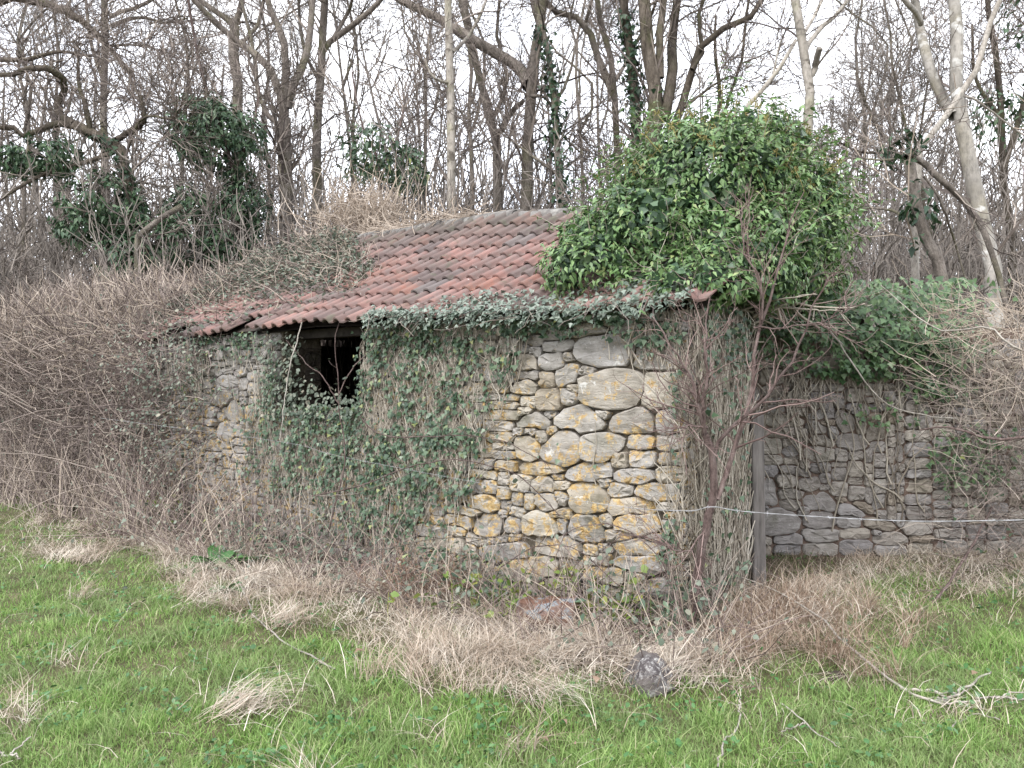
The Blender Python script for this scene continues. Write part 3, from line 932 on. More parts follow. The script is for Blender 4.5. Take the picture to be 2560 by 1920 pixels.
wq = scatter(1500, 3.0, 9, 1.3); wq = wq[outside(wq) & (rng.random(len(wq)) > strawness(wq) * .6) & (ncoh(wq[:, 0], wq[:, 1], 2.2, 91) > -.1)]
q = np.repeat(wq, 7, 0) + np.column_stack([rng.normal(size=(len(wq) * 7, 2)) * .035, .03 + .04 * rng.random(len(wq) * 7)])
b = Buf(); leaves(b, q, norm(ZZ + rng.normal(size=q.shape) * .4), norm(rng.normal(size=q.shape)), rng.uniform(.015, .04, len(q)), 'oval')
tag(b.build('lawn_weeds', 'leaf_dock', None, True), 'small flat broad leaved weeds scattered through the grass', 'weeds', kind='stuff')
# dead grass: a litter of pale blades plus tufts that flop over
D = scatter(140000, 3.0, 12.5, 1.35)
_x, _y = rng.uniform(1.7, 6.2, 9000), rng.uniform(6.0, 7.66, 9000); D = np.vstack([D, np.column_stack([_x, _y, gh(_x, _y)])])
D = D[outside(D)]
s = strawness(D)
D = D[rng.random(len(D)) < np.where(strawness(D, False) > .5, s ** 1.5 * .75, s ** 1.5 * .4)]
mound = lambda P: .16 * np.exp(-(((P[:, 0] - 2.05) / .75) ** 2 + ((P[:, 1] - 5.55) / .5) ** 2)) + .06 * np.clip(ncoh(P[:, 0], P[:, 1], 2.6, 17), 0, 1)
wd_ = WALL_D(D); sD = (D - C0) @ U
near = (sD > -.3) & (rng.random(len(D)) < 1 / (1 + np.exp((wd_ - .62 - .25 * ncoh(D[:, 0], D[:, 1], 3, 71)) / .07)))
Dn = D[near]; Dn = Dn[rng.random(len(Dn)) < .7]; D = D[~near]
b = Buf(); blades(b, Dn, rng.uniform(.06, .25, len(Dn)), rng.uniform(.003, .006, len(Dn)), rng.uniform(.4, 1.25, len(Dn)), rng.uniform(.2, .6, len(Dn)), segs=2)
n = 5000; q = C0 + U * rng.uniform(-.3, 7.2, n)[:, None] - NI * (rng.random(n) ** 1.3 * .9)[:, None]; q[:, 2] = gh(q[:, 0], q[:, 1]) + rng.random(n) * .05
leaves(b, q, norm(ZZ + rng.normal(size=q.shape) * .5), norm(rng.normal(size=q.shape)), rng.uniform(.02, .06, n), 'oval')
tag(b.build('leaf_litter', 'litter'), 'brown rotted leaf and stem litter banked against the wall foot', 'leaf litter', kind='stuff')
b = Buf()
D[:, 2] += rng.random(len(D)) * (.03 + mound(D))
blades(b, D, rng.uniform(.08, .28, len(D)), rng.uniform(.0025, .005, len(D)) * (1 + .05 * D[:, 1]), rng.uniform(.5, 1.25, len(D)), rng.uniform(.2, .62, len(D)), segs=3)
ct = scatter(950, 3.2, 11.5, 1.3); ct = ct[outside(ct)]; ct = ct[(rng.random(len(ct)) < strawness(ct, False) ** 2 * .8) & (WALL_D(ct) > .55)]
nb = 70
az0 = rng.uniform(0, 2 * PI, len(ct))
tf = np.repeat(ct, nb, 0) + np.column_stack([rng.normal(size=(len(ct) * nb, 2)) * .05, np.zeros(len(ct) * nb)])
azz = np.repeat(az0, nb) + rng.normal(size=len(tf)) * 1.0
tf[:, 2] += mound(tf) * .5
blades(b, tf, rng.uniform(.14, .40, len(tf)), rng.uniform(.0025, .005, len(tf)) * (1 + .05 * tf[:, 1]), rng.uniform(.35, 1.2, len(tf)), rng.uniform(.15, .7, len(tf)), az=azz, segs=3)
tag(b.build('dry_grass', 'straw'), 'pale matted dead grass lying along the foot of the hut', 'dead grass', kind='stuff')
b = Buf(); ct = scatter(420, 3.6, 9, 1.2); ct = ct[outside(ct) & (WALL_D(ct) > .5)]; ct = ct[rng.random(len(ct)) < strawness(ct) ** 2]
nb = 110; az0 = ncoh(ct[:, 0], ct[:, 1], 1.5, 95) * 3 + rng.normal(size=len(ct)) * .5
tf = np.repeat(ct, nb, 0) + np.column_stack([rng.normal(size=(len(ct) * nb, 2)) * .09, .02 + .07 * rng.random(len(ct) * nb)])
blades(b, tf, rng.uniform(.12, .34, len(tf)), rng.uniform(.003, .0055, len(tf)), rng.uniform(.95, 1.3, len(tf)), rng.uniform(.35, .6, len(tf)), az=np.repeat(az0, nb) + rng.normal(size=len(tf)) * .55, segs=2)
tag(b.build('flattened_straw', 'straw'), 'flattened bleached mats of dead grass at the edge of the green', 'dead grass', kind='stuff')
# taller rust tinted tussock by the shrub and the post
c = []
for (px, py, n, rr) in ((1900, 1560, 20, .4), (1990, 1545, 22, .35), (2080, 1590, 14, .4), (1830, 1610, 14, .35), (2160, 1560, 9, .35), (1980, 1650, 12, .35)):
    q = gpt(px, py); c.append(q + np.column_stack([rng.normal(size=(n, 2)) * rr * .6, np.zeros(n)]))
c = np.concatenate(c); nb = 60
tf = np.repeat(c, nb, 0) + np.column_stack([rng.normal(size=(len(c) * nb, 2)) * .05, np.zeros(len(c) * nb)])
b = Buf()
blades(b, tf, rng.uniform(.15, .55, len(tf)) * np.repeat(rng.uniform(.6, 1.15, len(c)), nb), rng.uniform(.0025, .005, len(tf)), rng.uniform(.25, 1.25, len(tf)), rng.uniform(.15, .75, len(tf)), az=np.repeat(rng.uniform(0, 6.3, len(c)), nb) + rng.normal(size=len(tf)) * .9, segs=3)
tag(b.build('dry_tussock', 'straw_tan'), 'tall rusty tan tussock of dead grass before the wooden post', 'dead grass', kind='stuff')


# ------------------------------------------------------------------ the great ivy bush on the gable end
def blob_points(blobs, n, seed=1, lo=.80, hi=1.06, inner=0.0):
    """points and outward normals on the skin of a union of ellipsoids; blob = (px, py, depth, rx_px, ry_px, rdepth_m)"""
    C = np.array([at(*q[:3]) for q in blobs]); R = np.array([(q[3] / F * q[2], q[5], q[4] / F * q[2]) for q in blobs])
    area = (R[:, 0] * R[:, 2] + R[:, 0] * R[:, 1] + R[:, 1] * R[:, 2]); k = rng.choice(len(C), n * 3, p=area / area.sum())
    d = norm(rng.normal(size=(n * 3, 3)))
    rad = rng.uniform(lo, hi, n * 3)
    if inner: rad = np.where(rng.random(n * 3) < inner, rng.uniform(.4, .9, n * 3), rad)
    P = C[k] + d * R[k] * rad[:, None]
    P = P + d * (np.minimum(R[k].mean(1), .6) * (.22 * ncoh(P[:, 0] * 2 + P[:, 1], P[:, 2] * 2 - P[:, 1], 1.5, seed) + .10 * ncoh(P[:, 0] * 2 - P[:, 1], P[:, 2] * 2 + P[:, 1], 5, seed + 3)))[:, None]
    keep = np.ones(len(P), bool)
    for c, r in zip(C, R):
        keep &= ((((P - c) / r) ** 2).sum(1) > .5)
    P, d, k = P[keep][:n], d[keep][:n], k[keep][:n]
    return P, norm(d / R[k])

bush = thing('ivy_bush', 'big rounded glossy green ivy bush covering the right gable end of the roof', 'ivy')
BL = [(1760, 480, 6.5, 205, 165, .7), (1900, 560, 6.75, 200, 190, .75), (1615, 605, 6.25, 175, 130, .5), (1480, 665, 6.1, 120, 75, .35), (1840, 400, 6.6, 165, 105, .5),
      (1995, 600, 6.95, 95, 130, .5), (1700, 700, 5.95, 170, 85, .35), (1930, 690, 6.5, 160, 80, .45), (1600, 515, 6.7, 75, 70, .4), (1700, 390, 6.6, 90, 70, .35), (1800, 620, 6.1, 170, 120, .35), (1750, 710, 5.45, 130, 50, .22), (1880, 690, 5.9, 120, 65, .3), (1840, 660, 5.75, 130, 85, .28), (1910, 600, 6.0, 120, 95, .3), (1960, 520, 6.35, 110, 90, .3), (1500, 610, 6.35, 100, 80, .3), (1685, 435, 6.7, 80, 65, .3), (2045, 515, 6.9, 60, 65, .3)]
P, N_ = blob_points(BL, 27000, 4, .82, 1.12, inner=.10)
front_f = (N_[:, 1] < .35) | (rng.random(len(P)) < .4)
P, N_ = P[front_f], N_[front_f]
nr = norm(N_ * .8 + ZZ * .55 + rng.normal(size=P.shape) * .42)
tp = norm(N_ * .45 - ZZ * .8 + rng.normal(size=P.shape) * .45)
sz = rng.uniform(.034, .07, len(P))
x_, y_, z_ = leaf_frames(nr, tp)
order = np.argsort(-(sz / P[:, 1]) * (1 - .8 * N_[:, 1]) * (rng.random(len(P)) * .5 + .5))
big = order[:300]; rest = order[300:]
Vl, Tl = LEAF['ovate']
o = link_mesh('leaf', Vl, [Tl], 'ivy_glossy', bush, True); lm = o.data; bpy.data.objects.remove(o)
for i in big:
    o = bpy.data.objects.new('leaf', lm); COL.objects.link(o); o.parent = bush
    m = Matrix((x_[i], y_[i], z_[i])).transposed().to_4x4() @ Matrix.Diagonal((sz[i], sz[i], sz[i], 1))
    m.translation = P[i]; o.matrix_world = m
b = Buf(); leaves(b, P[rest], nr[rest], tp[rest], sz[rest], 'ovate')
b.build('foliage', 'ivy_glossy', bush, True, kind='stuff')
Ps_, Ns_ = blob_points(BL, 900, 4, .95, 1.08); k_ = (Ns_[:, 1] < .4) & (Ns_[:, 2] > -.35); Ps_, Ns_ = Ps_[k_][:420], Ns_[k_][:420]
sp = walk(Ps_, norm(Ns_ + ZZ * .5 + rng.normal(size=Ps_.shape) * .5), rng.uniform(.12, .34, len(Ps_)), 6, .2, -.10)
b = Buf(); tubes(b, sp, np.full((len(sp), 6), .0028)); b.build('shoot', 'ivy_stem', bush, True, kind='stuff')
q = np.repeat(sp[:, 1:], 2, 1).reshape(-1, 3); dq = norm(rng.normal(size=q.shape) * .8 + np.repeat(Ns_, 10, 0) * .5 - ZZ * .4)
b = Buf(); leaves(b, q, norm(ZZ + np.repeat(Ns_, 10, 0) * .4 + rng.normal(size=q.shape) * .5), dq, rng.uniform(.035, .075, len(q)), 'ovate'); b.build('shoot_foliage', 'ivy_glossy', bush, True, kind='stuff')
# woody stems inside, leaves deep in the crown coloured dark for inner shade, flower heads on top
base = at(1800, 800, 6.3)
st = walk(np.repeat(base[None], 60, 0) + rng.normal(size=(60, 3)) * [.35, .15, .1], norm(rng.normal(size=(60, 3)) * [1, .6, .4] + ZZ * .8), rng.uniform(.4, .9, 60), 8, .22, .03)
b = Buf(); tubes(b, st, np.linspace(.016, .005, 8)[None] * rng.uniform(.5, 1, (60, 1)), 5)
c1, r1 = grow(st, np.full((60, 8), .01), 5, .2, .45, 5, rmin=.0035); tubes(b, c1, r1)
b.build('stem', 'ivy_stem', bush, True, kind='stuff')
Pi, Ni = blob_points(BL, 9000, 8, .6, .9)
b = Buf(); leaves(b, Pi, norm(Ni + rng.normal(size=Pi.shape) * .8), norm(rng.normal(size=Pi.shape) - ZZ * .5), rng.uniform(.06, .11, len(Pi)), 'ivy')
b.build('inner_foliage', 'ivy_tree', bush, True, kind='stuff')
Pf, Nf = blob_points(BL[:2] + BL[4:6] + BL[9:10], 420, 4, 1.0, 1.1)
Pf = Pf[Nf[:, 2] > .05][:170]
b = Buf()
fs = walk(Pf - ZZ * .05, norm(rng.normal(size=Pf.shape) * .35 + ZZ), rng.uniform(.10, .19, len(Pf)), 3, .1); tubes(b, fs, np.full((len(Pf), 3), .0035))
hd = np.repeat(fs[:, -1], 9, 0); fd = norm(rng.normal(size=hd.shape) + ZZ * .3)
tubes(b, np.stack([hd, hd + fd * .022, hd + fd * .034], 1), np.tile([[.001, .005, .0035]], (len(hd), 1)))
b.build('flower_head', 'ivy_flower', bush, True, kind='stuff')

# ------------------------------------------------------------------ ivy on the front wall
def zone_accept(px, py, zones, seed, k=2.0):
    d = np.zeros(len(px))
    for cx, cy, rx, ry, w in zones:
        d = np.maximum(d, w * np.exp(-(np.abs((px - cx) / rx) ** 2.6 + np.abs((py - cy) / ry) ** 2.6)))
    n = ncoh(px / 60, py / 60, k, seed) * .45 + ncoh(px / 25, py / 25, k, seed + 1) * .25
    return rng.random(len(px)) < np.clip(d * (1 + n * 2.3) - .10, 0, 1)

WZ = [(1040, 850, 150, 40, 1.0), (1310, 815, 150, 26, .65), (980, 930, 130, 80, .48), (1130, 950, 120, 110, .36), (790, 1060, 150, 80, 1.0), (920, 1130, 210, 75, .85), (760, 1180, 140, 60, .6),
      (1010, 1200, 170, 60, .65), (960, 1290, 150, 55, .6), (1230, 900, 80, 60, .45), (1480, 795, 180, 22, .5), (1640, 840, 100, 40, .45), (570, 850, 120, 45, .7), (700, 960, 36, 120, .8),
      (1140, 1095, 75, 40, 1.0), (1705, 1010, 18, 210, .25), (1090, 1010, 110, 70, .5), (480, 900, 90, 120, .35), (1230, 1000, 60, 60, .22), (880, 1000, 60, 100, .55), (1690, 1400, 26, 120, .4), (1350, 1130, 200, 60, .10)]
n = 42000
px, py = rng.uniform(380, 1740, n), rng.uniform(770, 1400, n)
ok = zone_accept(px, py, WZ, 21)
px, py = px[ok], py[ok]
sz_ = np.array([WF.px(a, c) for a, c in zip(px, py)])
ok = ~((sz_[:, 0] > op_s0 + .05) & (sz_[:, 0] < op_s1 - .02) & (sz_[:, 1] > op_z0 + .06)) & (sz_[:, 1] < 2.2) & (sz_[:, 0] > -.02) & (sz_[:, 1] > .05)
sz_ = sz_[ok]; n = len(sz_)
ivy = thing('wall_ivy', 'dark small leaved ivy creeping over the left and middle of the stone front', 'ivy')
Pw = WF.p(sz_[:, 0], sz_[:, 1], .055 + .07 * rng.random(n) ** 2)
nr = norm(WF.out + ZZ * .45 + rng.normal(size=(n, 3)) * .33); tp = norm(-ZZ + rng.normal(size=(n, 3)) * .5)
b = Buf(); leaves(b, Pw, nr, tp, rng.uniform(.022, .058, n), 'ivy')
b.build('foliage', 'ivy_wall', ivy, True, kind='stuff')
def wall_stems(frame, ss, zz, L, K=7, wander=.2, r=.004, off=.05, lean=None):
    n = len(ss)
    d2 = norm(np.column_stack([rng.normal(size=n) * .35 if lean is None else lean + rng.normal(size=n) * .25, np.ones(n), np.zeros(n)]))
    P2 = np.empty((n, K, 3)); P2[:, 0] = np.column_stack([ss, zz, np.full(n, off)])
    for k in range(1, K):
        P2[:, k] = P2[:, k - 1] + d2 * (L / (K - 1))[:, None]
        d2 = d2 + rng.normal(size=d2.shape) * [wander * 1.6, wander, .06]; d2[:, 1] += .1; d2[:, 2] *= .5; d2 = norm(d2)
    P2[..., 2] = off + np.abs(P2[..., 2] - off) * .4
    return frame.p(P2[..., 0], P2[..., 1], P2[..., 2])
i = rng.choice(n, 2300); s0, z0 = sz_[i, 0], sz_[i, 1] - .15
ok = (z0 < 1.85); P3 = wall_stems(WF, s0[ok], z0[ok], rng.uniform(.2, .75, ok.sum()), r=.004, off=.06)
P3[..., 2] = np.minimum(P3[..., 2], 2.18)
_s = (P3 - C0) @ U; P3 = P3[~((_s > op_s0 + .02) & (_s < op_s1) & (P3[..., 2] > op_z0 + .05)).any(1)]
b = Buf(); tubes(b, P3, np.linspace(1, .5, 7)[None] * rng.uniform(.002, .006, (len(P3), 1)))
b.build('stem', 'ivy_stem', ivy, True, kind='stuff')

# ivy draped along the eaves, paled to stand for sky sheen
eiv = thing('eaves_ivy', 'ivy tinted pale grey green for sky sheen, draped along the eaves above the big stones', 'ivy')
n = 9000
s_, t_ = rng.uniform(-.1, 3.6, n), rng.uniform(-.06, .42, n)
Pe = roof_p(s_, np.maximum(t_, 0), .045)
px, py = proj(Pe)
lim = np.interp(px, [900, 960, 1050, 1150, 1220, 1300, 1380, 1450, 1560, 1800], [800, 775, 772, 752, 742, 735, 752, 735, 700, 640])
ok = (py + 14 * ncoh(px / 40, py / 40, 2, 3) > lim) & (rng.random(n) < np.where(s_ > 1.0, .95, .6)) & (px > 905)
Pe, t_, s_ = Pe[ok], t_[ok], s_[ok]; n = len(Pe)
hang = rng.random(n) ** 2.0 * .11 * (t_ < .12)
Pe = Pe + ZZ * (rng.random((n, 1)) * .05 - hang[:, None]) - NI * (hang[:, None] * .15 + .03 * rng.random((n, 1)) + .05 * (hang[:, None] > 0))
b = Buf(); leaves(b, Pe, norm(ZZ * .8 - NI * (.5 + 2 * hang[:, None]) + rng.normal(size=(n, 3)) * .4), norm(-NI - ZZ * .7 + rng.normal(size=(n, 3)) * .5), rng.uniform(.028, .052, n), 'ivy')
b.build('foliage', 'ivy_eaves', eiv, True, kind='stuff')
st = walk(Pe[:70], norm(-NI + U * rng.normal(size=(70, 1)) - ZZ * .3), rng.uniform(.15, .4, 70), 6, .25, -.05)
b = Buf(); tubes(b, st, np.full((70, 6), .0025)); b.build('stem', 'twig_mid', eiv, True, kind='stuff')

# leafy shoots across the bottom and left of the opening
n = 420
ss_ = rng.uniform(op_s0, op_s1, n); zz_ = op_z0 - .05 + rng.random(n) ** 1.7 * .42 * (.35 + .65 * (ss_ - op_s0) / (op_s1 - op_s0))
ss_ = np.concatenate([ss_, rng.uniform(op_s1 - .28, op_s1 + .16, 420)]); zz_ = np.concatenate([zz_, rng.uniform(op_z0 - .1, 2.14, 420)]); n = len(ss_)
Po = WF.p(ss_, zz_, rng.uniform(-.1, .14, n) + .06 * (ss_ > op_s1))
b = Buf(); leaves(b, Po, norm(WF.out + ZZ * .7 + rng.normal(size=(n, 3)) * .5), norm(-ZZ + rng.normal(size=(n, 3)) * .7), rng.uniform(.03, .06, n), 'oval'); b.build('opening_foliage', 'leaf_bramble', ivy, True, kind='stuff')
# bare matted ivy stems on the end of the wall
ms = thing('matted_ivy', 'mat of bare tan ivy stems clinging to the narrow end of the hut wall', 'ivy')
n = 1900
P3 = wall_stems(EF, rng.uniform(.0, .84, n), rng.uniform(-.05, 1.95, n), rng.uniform(.18, .6, n), K=7, wander=.22, off=.05)
P3 = P3 + EF.out * (rng.random((n, 1, 1)) * .05); P3[..., 2] = np.minimum(P3[..., 2], 2.2)
b = Buf(); tubes(b, P3, np.linspace(1, .55, 7)[None] * rng.uniform(.003, .008, (n, 1)))
n = 90                                              # some wrap round onto the front face
P3 = wall_stems(WF, rng.uniform(-.04, .03, n) + rng.exponential(.025, n), rng.uniform(.0, 1.9, n), rng.uniform(.2, .6, n), K=8, off=.06)
tubes(b, P3, np.linspace(1, .55, 8)[None] * rng.uniform(.002, .006, (n, 1)))
b.build('stem', 'ivy_stem', ms, True, kind='stuff')
n = 900
s_, z_q = rng.random(n) * .86, rng.random(n) ** .8 * 2.2
ok = rng.random(n) < np.clip(.25 + .9 * ((z_q > 1.75) | (z_q < .35)), 0, 1); s_, z_q = s_[ok], z_q[ok]; n = len(s_)
b = Buf(); leaves(b, EF.p(s_, z_q, .08 + .05 * rng.random(n)), norm(EF.out - NI * .3 + ZZ * .4 + rng.normal(size=(n, 3)) * .4), norm(-ZZ + rng.normal(size=(n, 3)) * .4), rng.uniform(.03, .06, n), 'ivy')
b.build('foliage', 'ivy_wall', ms, True, kind='stuff')

# ivy on the yard wall: green along the top, dark lower right, tan stems crossing it
yi = thing('yard_wall_ivy', 'green ivy spilling over the top of the right hand wall with crossing tan stems', 'ivy')
n = 26000
px, py = rng.uniform(1880, 2700, n), rng.uniform(700, 1330, n)
YZ = [(2080, 800, 200, 80, 1.0), (2230, 850, 170, 70, 1.1), (2120, 915, 100, 30, .8), (2340, 950, 80, 45, .5), (2420, 1150, 110, 90, .35), (2220, 1020, 130, 80, .16), (1930, 850, 60, 60, .5), (2260, 730, 170, 60, .9), (2080, 720, 120, 70, .9)]
ok = zone_accept(px, py, YZ, 31); px, py = px[ok], py[ok]
q = np.array([W2.px(a, c, .05) for a, c in zip(px, py)]); n = len(q)
above = np.maximum(q[:, 1] - 2.1, 0)
Pw = W2.p(q[:, 0], q[:, 1], .05 + .12 * rng.random(n) + np.where(above > 0, rng.uniform(-.5, .25, n), 0) + .1 * (q[:, 1] > 1.8))
b = Buf(); leaves(b, Pw, norm(W2.out + ZZ * .6 + rng.normal(size=(n, 3)) * .4), norm(-ZZ + rng.normal(size=(n, 3)) * .5), rng.uniform(.04, .075, n), 'ivy')
b.build('foliage', 'ivy_yard', yi, True, kind='stuff')
ss, zz = rng.uniform(.5, 4.6, 110), rng.uniform(.2, 1.5, 110)
P3 = wall_stems(W2, ss, zz, rng.uniform(.4, 1.3, 110), K=10, wander=.16, off=.045, lean=-.45)
P3[..., 2] = np.minimum(P3[..., 2], 2.15)
b = Buf(); tubes(b, P3, np.linspace(1, .5, 10)[None] * rng.uniform(.004, .011, (110, 1)), 5)
n = 400
P3 = wall_stems(W2, rng.uniform(.3, 4.8, n), rng.uniform(1.2, 2.0, n), rng.uniform(.2, .6, n), off=.08); P3[..., 2] = np.minimum(P3[..., 2], 2.3)
tubes(b, P3, np.full((n, 7), .004)); b.build('stem', 'ivy_stem', yi, True, kind='stuff')

# ------------------------------------------------------------------ brambles on the roof, hedge on the left, thicket on the right
rb = thing('roof_bramble', 'tangle of grey leaved bramble sprawling over the left half of the tiled roof', 'bramble')
RP = [(345, 850), (395, 750), (560, 680), (860, 580), (905, 640), (925, 690), (895, 745), (790, 765), (640, 800), (470, 850)]
n = 26000
s_, t_ = rng.uniform(2.6, 7.4, n), rng.uniform(-.03, 1.05, n)
hgt = rng.random(n) ** 2 * (.04 + .13 * np.clip((s_ - 3.3) / 3, 0, 1) * np.clip(t_ + .25, 0, 1))
Pr = roof_p(s_, t_, .05)
px, py = proj(Pr)
jx, jy = px + 30 * ncoh(px / 50, py / 30, 2, 41), py + 16 * ncoh(px / 50, py / 30, 2, 42)
low = (1 - np.clip((py - np.interp(px, [375, 640, 900], [745, 705, 670])) / 55, 0, 1) * .88)
ok = inpoly(jx, jy, RP) & (rng.random(n) < low)
Pr = Pr[ok] + ZZ * hgt[ok][:, None]; n = len(Pr)
nl = int(n * .84)
b = Buf(); leaves(b, Pr[:nl] + ZZ * .03, norm(ZZ + rng.normal(size=(nl, 3)) * .55), norm(rng.normal(size=(nl, 3)) - NI * .5), rng.uniform(.028, .055, nl), 'oval')
b.build('foliage', 'leaf_bramble', rb, True, kind='stuff')
tw = walk(Pr[nl:], norm(rng.normal(size=(n - nl, 3)) * [1, 1, .5] + ZZ * .25), rng.uniform(.12, .5, n - nl), 5, .3, -.03)
h = len(tw) // 3
b = Buf(); tubes(b, tw[h:], np.linspace(1, .5, 5)[None] * rng.uniform(.003, .0055, (len(tw) - h, 1))); b.build('cane', 'twig_hedge', rb, kind='stuff')
b = Buf(); tubes(b, tw[:h], np.linspace(1, .5, 5)[None] * rng.uniform(.003, .005, (h, 1))); b.build('dry_stalk', 'twig_pale', rb, kind='stuff')

hedge = thing('bramble_hedge', 'tall reddish brown leafless bramble hedge running left from the hut', 'hedge')
def hedge_pts(n, s0, s1):
    s_ = rng.uniform(s0, s1, n); topz = 3.0 + .10 * ncoh(s_, s_ * .3, 1.5, 51) - .22 * np.clip(7.3 - s_, 0, 1)
    t_ = -.25 + rng.random(n) ** 1.6 * 1.7
    z_ = topz * (1 - rng.random(n) ** 1.25 * .98) * np.clip(.80 + .25 * (t_ + .25) / .5, 0, 1)
    return C0 + U * s_[:, None] + NI * t_[:, None] + ZZ * z_[:, None], s_, t_, z_
b, b2, b3 = Buf(), Buf(), Buf()
for n, s0, s1 in ((12000, 6.55, 12.2), (1500, 12.2, 18)):
    P, s_, t_, z_ = hedge_pts(n, s0, s1)
    d = norm(rng.normal(size=(n, 3)) * [1, .8, .8] + ZZ * np.where(z_ > 2.4, 1.2, .35)[:, None] - NI * .3)
    tw = walk(P, d, rng.uniform(.15, .55, n), 4, .36, .03)
    rr = np.linspace(1, .55, 4)[None] * rng.uniform(.003, .0062, (n, 1))
    k = rng.random(n) < .05 + .22 * (z_ > 1.9)
    tubes(b, tw[~k], rr[~k]); tubes(b2, tw[k], rr[k])
    k = rng.choice(n, n // 6); leaves(b3, P[k], norm(-NI + ZZ + rng.normal(size=(len(k), 3)) * .7), norm(rng.normal(size=(len(k), 3))), rng.uniform(.03, .05, len(k)), 'oval')
n = 170                                             # long arching canes
P, s_, t_, z_ = hedge_pts(n, 6.4, 12.5); P[:, 2] *= .8; P -= NI * .15
tw = walk(P, norm(rng.normal(size=(n, 3)) * [1, .4, .5] + ZZ * .5 - NI * .3), rng.uniform(.8, 2.0, n), 9, .12, -.06); tubes(b, tw, np.linspace(1, .4, 9)[None] * rng.uniform(.006, .010, (n, 1)), 4)
# upright canes at its foot, and the tangle in front of the hut's left corner
n = 900
s_ = rng.uniform(5.6, 12.2, n); P = C0 + U * s_[:, None] + NI * (rng.uniform(-.75, .1, n))[:, None]; P[:, 2] = gh(P[:, 0], P[:, 1])
tw = walk(P, norm(rng.normal(size=(n, 3)) * .4 + ZZ), rng.uniform(.3, 1.4, n), 7, .16, -.03)
k = rng.random(n) < .72
rr = np.linspace(1, .45, 7)[None] * rng.uniform(.003, .006, (n, 1))
tubes(b, tw[k], rr[k]); tubes(b2, tw[~k], rr[~k])
b.build('cane', 'twig_hedge', hedge, kind='stuff'); b2.build('dry_stalk', 'twig_pale', hedge, kind='stuff'); b3.build('foliage', 'leaf_bramble', hedge, True, kind='stuff')

cb = thing('corner_bramble', 'grey leaved bramble shoots climbing the hut wall beside the hedge', 'bramble')
n = 700
s_ = 5.3 + 1.6 * rng.random(n) ** .7; P = C0 + U * s_[:, None] - NI * rng.uniform(.05, .4, n)[:, None] + ZZ * (rng.random(n) * 2.1)[:, None]
tw = walk(P, norm(rng.normal(size=(n, 3)) * .7 + ZZ * .3), rng.uniform(.2, .8, n), 6, .25, -.02)
b = Buf(); tubes(b, tw, np.linspace(1, .5, 6)[None] * rng.uniform(.0025, .005, (n, 1))); b.build('cane', 'twig_bramble', cb, kind='stuff')
q = tw[:, rng.integers(1, 6, 3)].reshape(-1, 3); q = q[q[:, 2] > .5]
b = Buf(); leaves(b, q, norm(-NI + ZZ * .8 + rng.normal(size=q.shape) * .5), norm(rng.normal(size=q.shape) - ZZ * .3), rng.uniform(.03, .055, len(q)), 'oval'); b.build('foliage', 'leaf_bramble', cb, True, kind='stuff')

rt = thing('bramble_thicket', 'tan and brown bramble thicket at the right edge in front of the wall', 'bramble')
n = 3600
P = np.column_stack([3.35 + 3.2 * rng.random(n) ** .8, rng.uniform(6.2, 7.5, n), 2.35 * rng.random(n) ** .9])
px, py = proj(P)
ok = (px > 2300 + .33 * np.clip(py - 850, 0, 300) * (py < 1150) + 60 * (py > 1150) + 70 * ncoh(px / 60, py / 60, 2, 61)); P, n = P[ok], ok.sum()
tw = walk(P, norm(rng.normal(size=(n, 3)) * [1, .7, .8] + ZZ * .3 - np.array([.3, 0, 0])), rng.uniform(.2, .7, n), 6, .25, .0)
k = P[:, 2] > 1.75 + .35 * rng.normal(size=n)
rr = np.linspace(1, .5, 6)[None] * rng.uniform(.0016, .0038, (n, 1))
b = Buf(); tubes(b, tw[k], rr[k]); b.build('dry_stalk', 'twig_pale', rt, kind='stuff')
b = Buf(); tubes(b, tw[~k], rr[~k]); b.build('cane', 'twig_hedge', rt, kind='stuff')
q = P[rng.choice(n, 700)]; q = q[q[:, 2] < 1.3]
b = Buf(); leaves(b, q, norm(rng.normal(size=q.shape) + ZZ), norm(rng.normal(size=q.shape)), rng.uniform(.03, .05, len(q)), 'ivy'); b.build('foliage', 'ivy_wall', rt, True, kind='stuff')

# dry vine mound behind the ridge
vm = thing('dry_vine_mound', 'mound of curling pale dry vine stems heaped behind the roof ridge', 'vine')
n = 1500
c = at(925, 565, 12.0)
d = norm(rng.normal(size=(n, 3))); P = c + d * [.72, .5, .56] * (rng.random((n, 1)) ** .4) + [-.1, 0, -.1]
tw = walk(P, norm(rng.normal(size=(n, 3)) + d * .5), rng.uniform(.25, .8, n), 8, .45, .0)
b = Buf(); tubes(b, tw, np.linspace(1, .5, 8)[None] * rng.uniform(.003, .007, (n, 1)))
ub = walk(c + rng.normal(size=(70, 3)) * [.6, .3, .25], norm(rng.normal(size=(70, 3)) * .5 + ZZ), rng.uniform(.6, 1.3, 70), 7, .15, .02)
tubes(b, ub, np.linspace(.007, .003, 7)[None].repeat(70, 0))
n = 420                                             # spilling along the ridge
s_ = rng.uniform(3.6, 5.6, n); P = roof_p(s_, 1.0, .05) + NI * rng.uniform(-.02, .4, n)[:, None] + ZZ * (.0 + .06 * rng.random(n) * np.clip((s_ - 2.4), 0, 1))[:, None]
tubes(b, walk(P, norm(rng.normal(size=(n, 3)) * [1, 1, .3]), rng.uniform(.2, .5, n), 5, .3, -.05), np.full((n, 5), .0042))
b.build('stalk', 'twig_pale', vm, kind='stuff')
n = 1500                                            # stems that carry it down to the ground behind the hut
P = np.column_stack([c[0] + rng.normal(size=n) * .6, c[1] + rng.normal(size=n) * .4, np.zeros(n)])
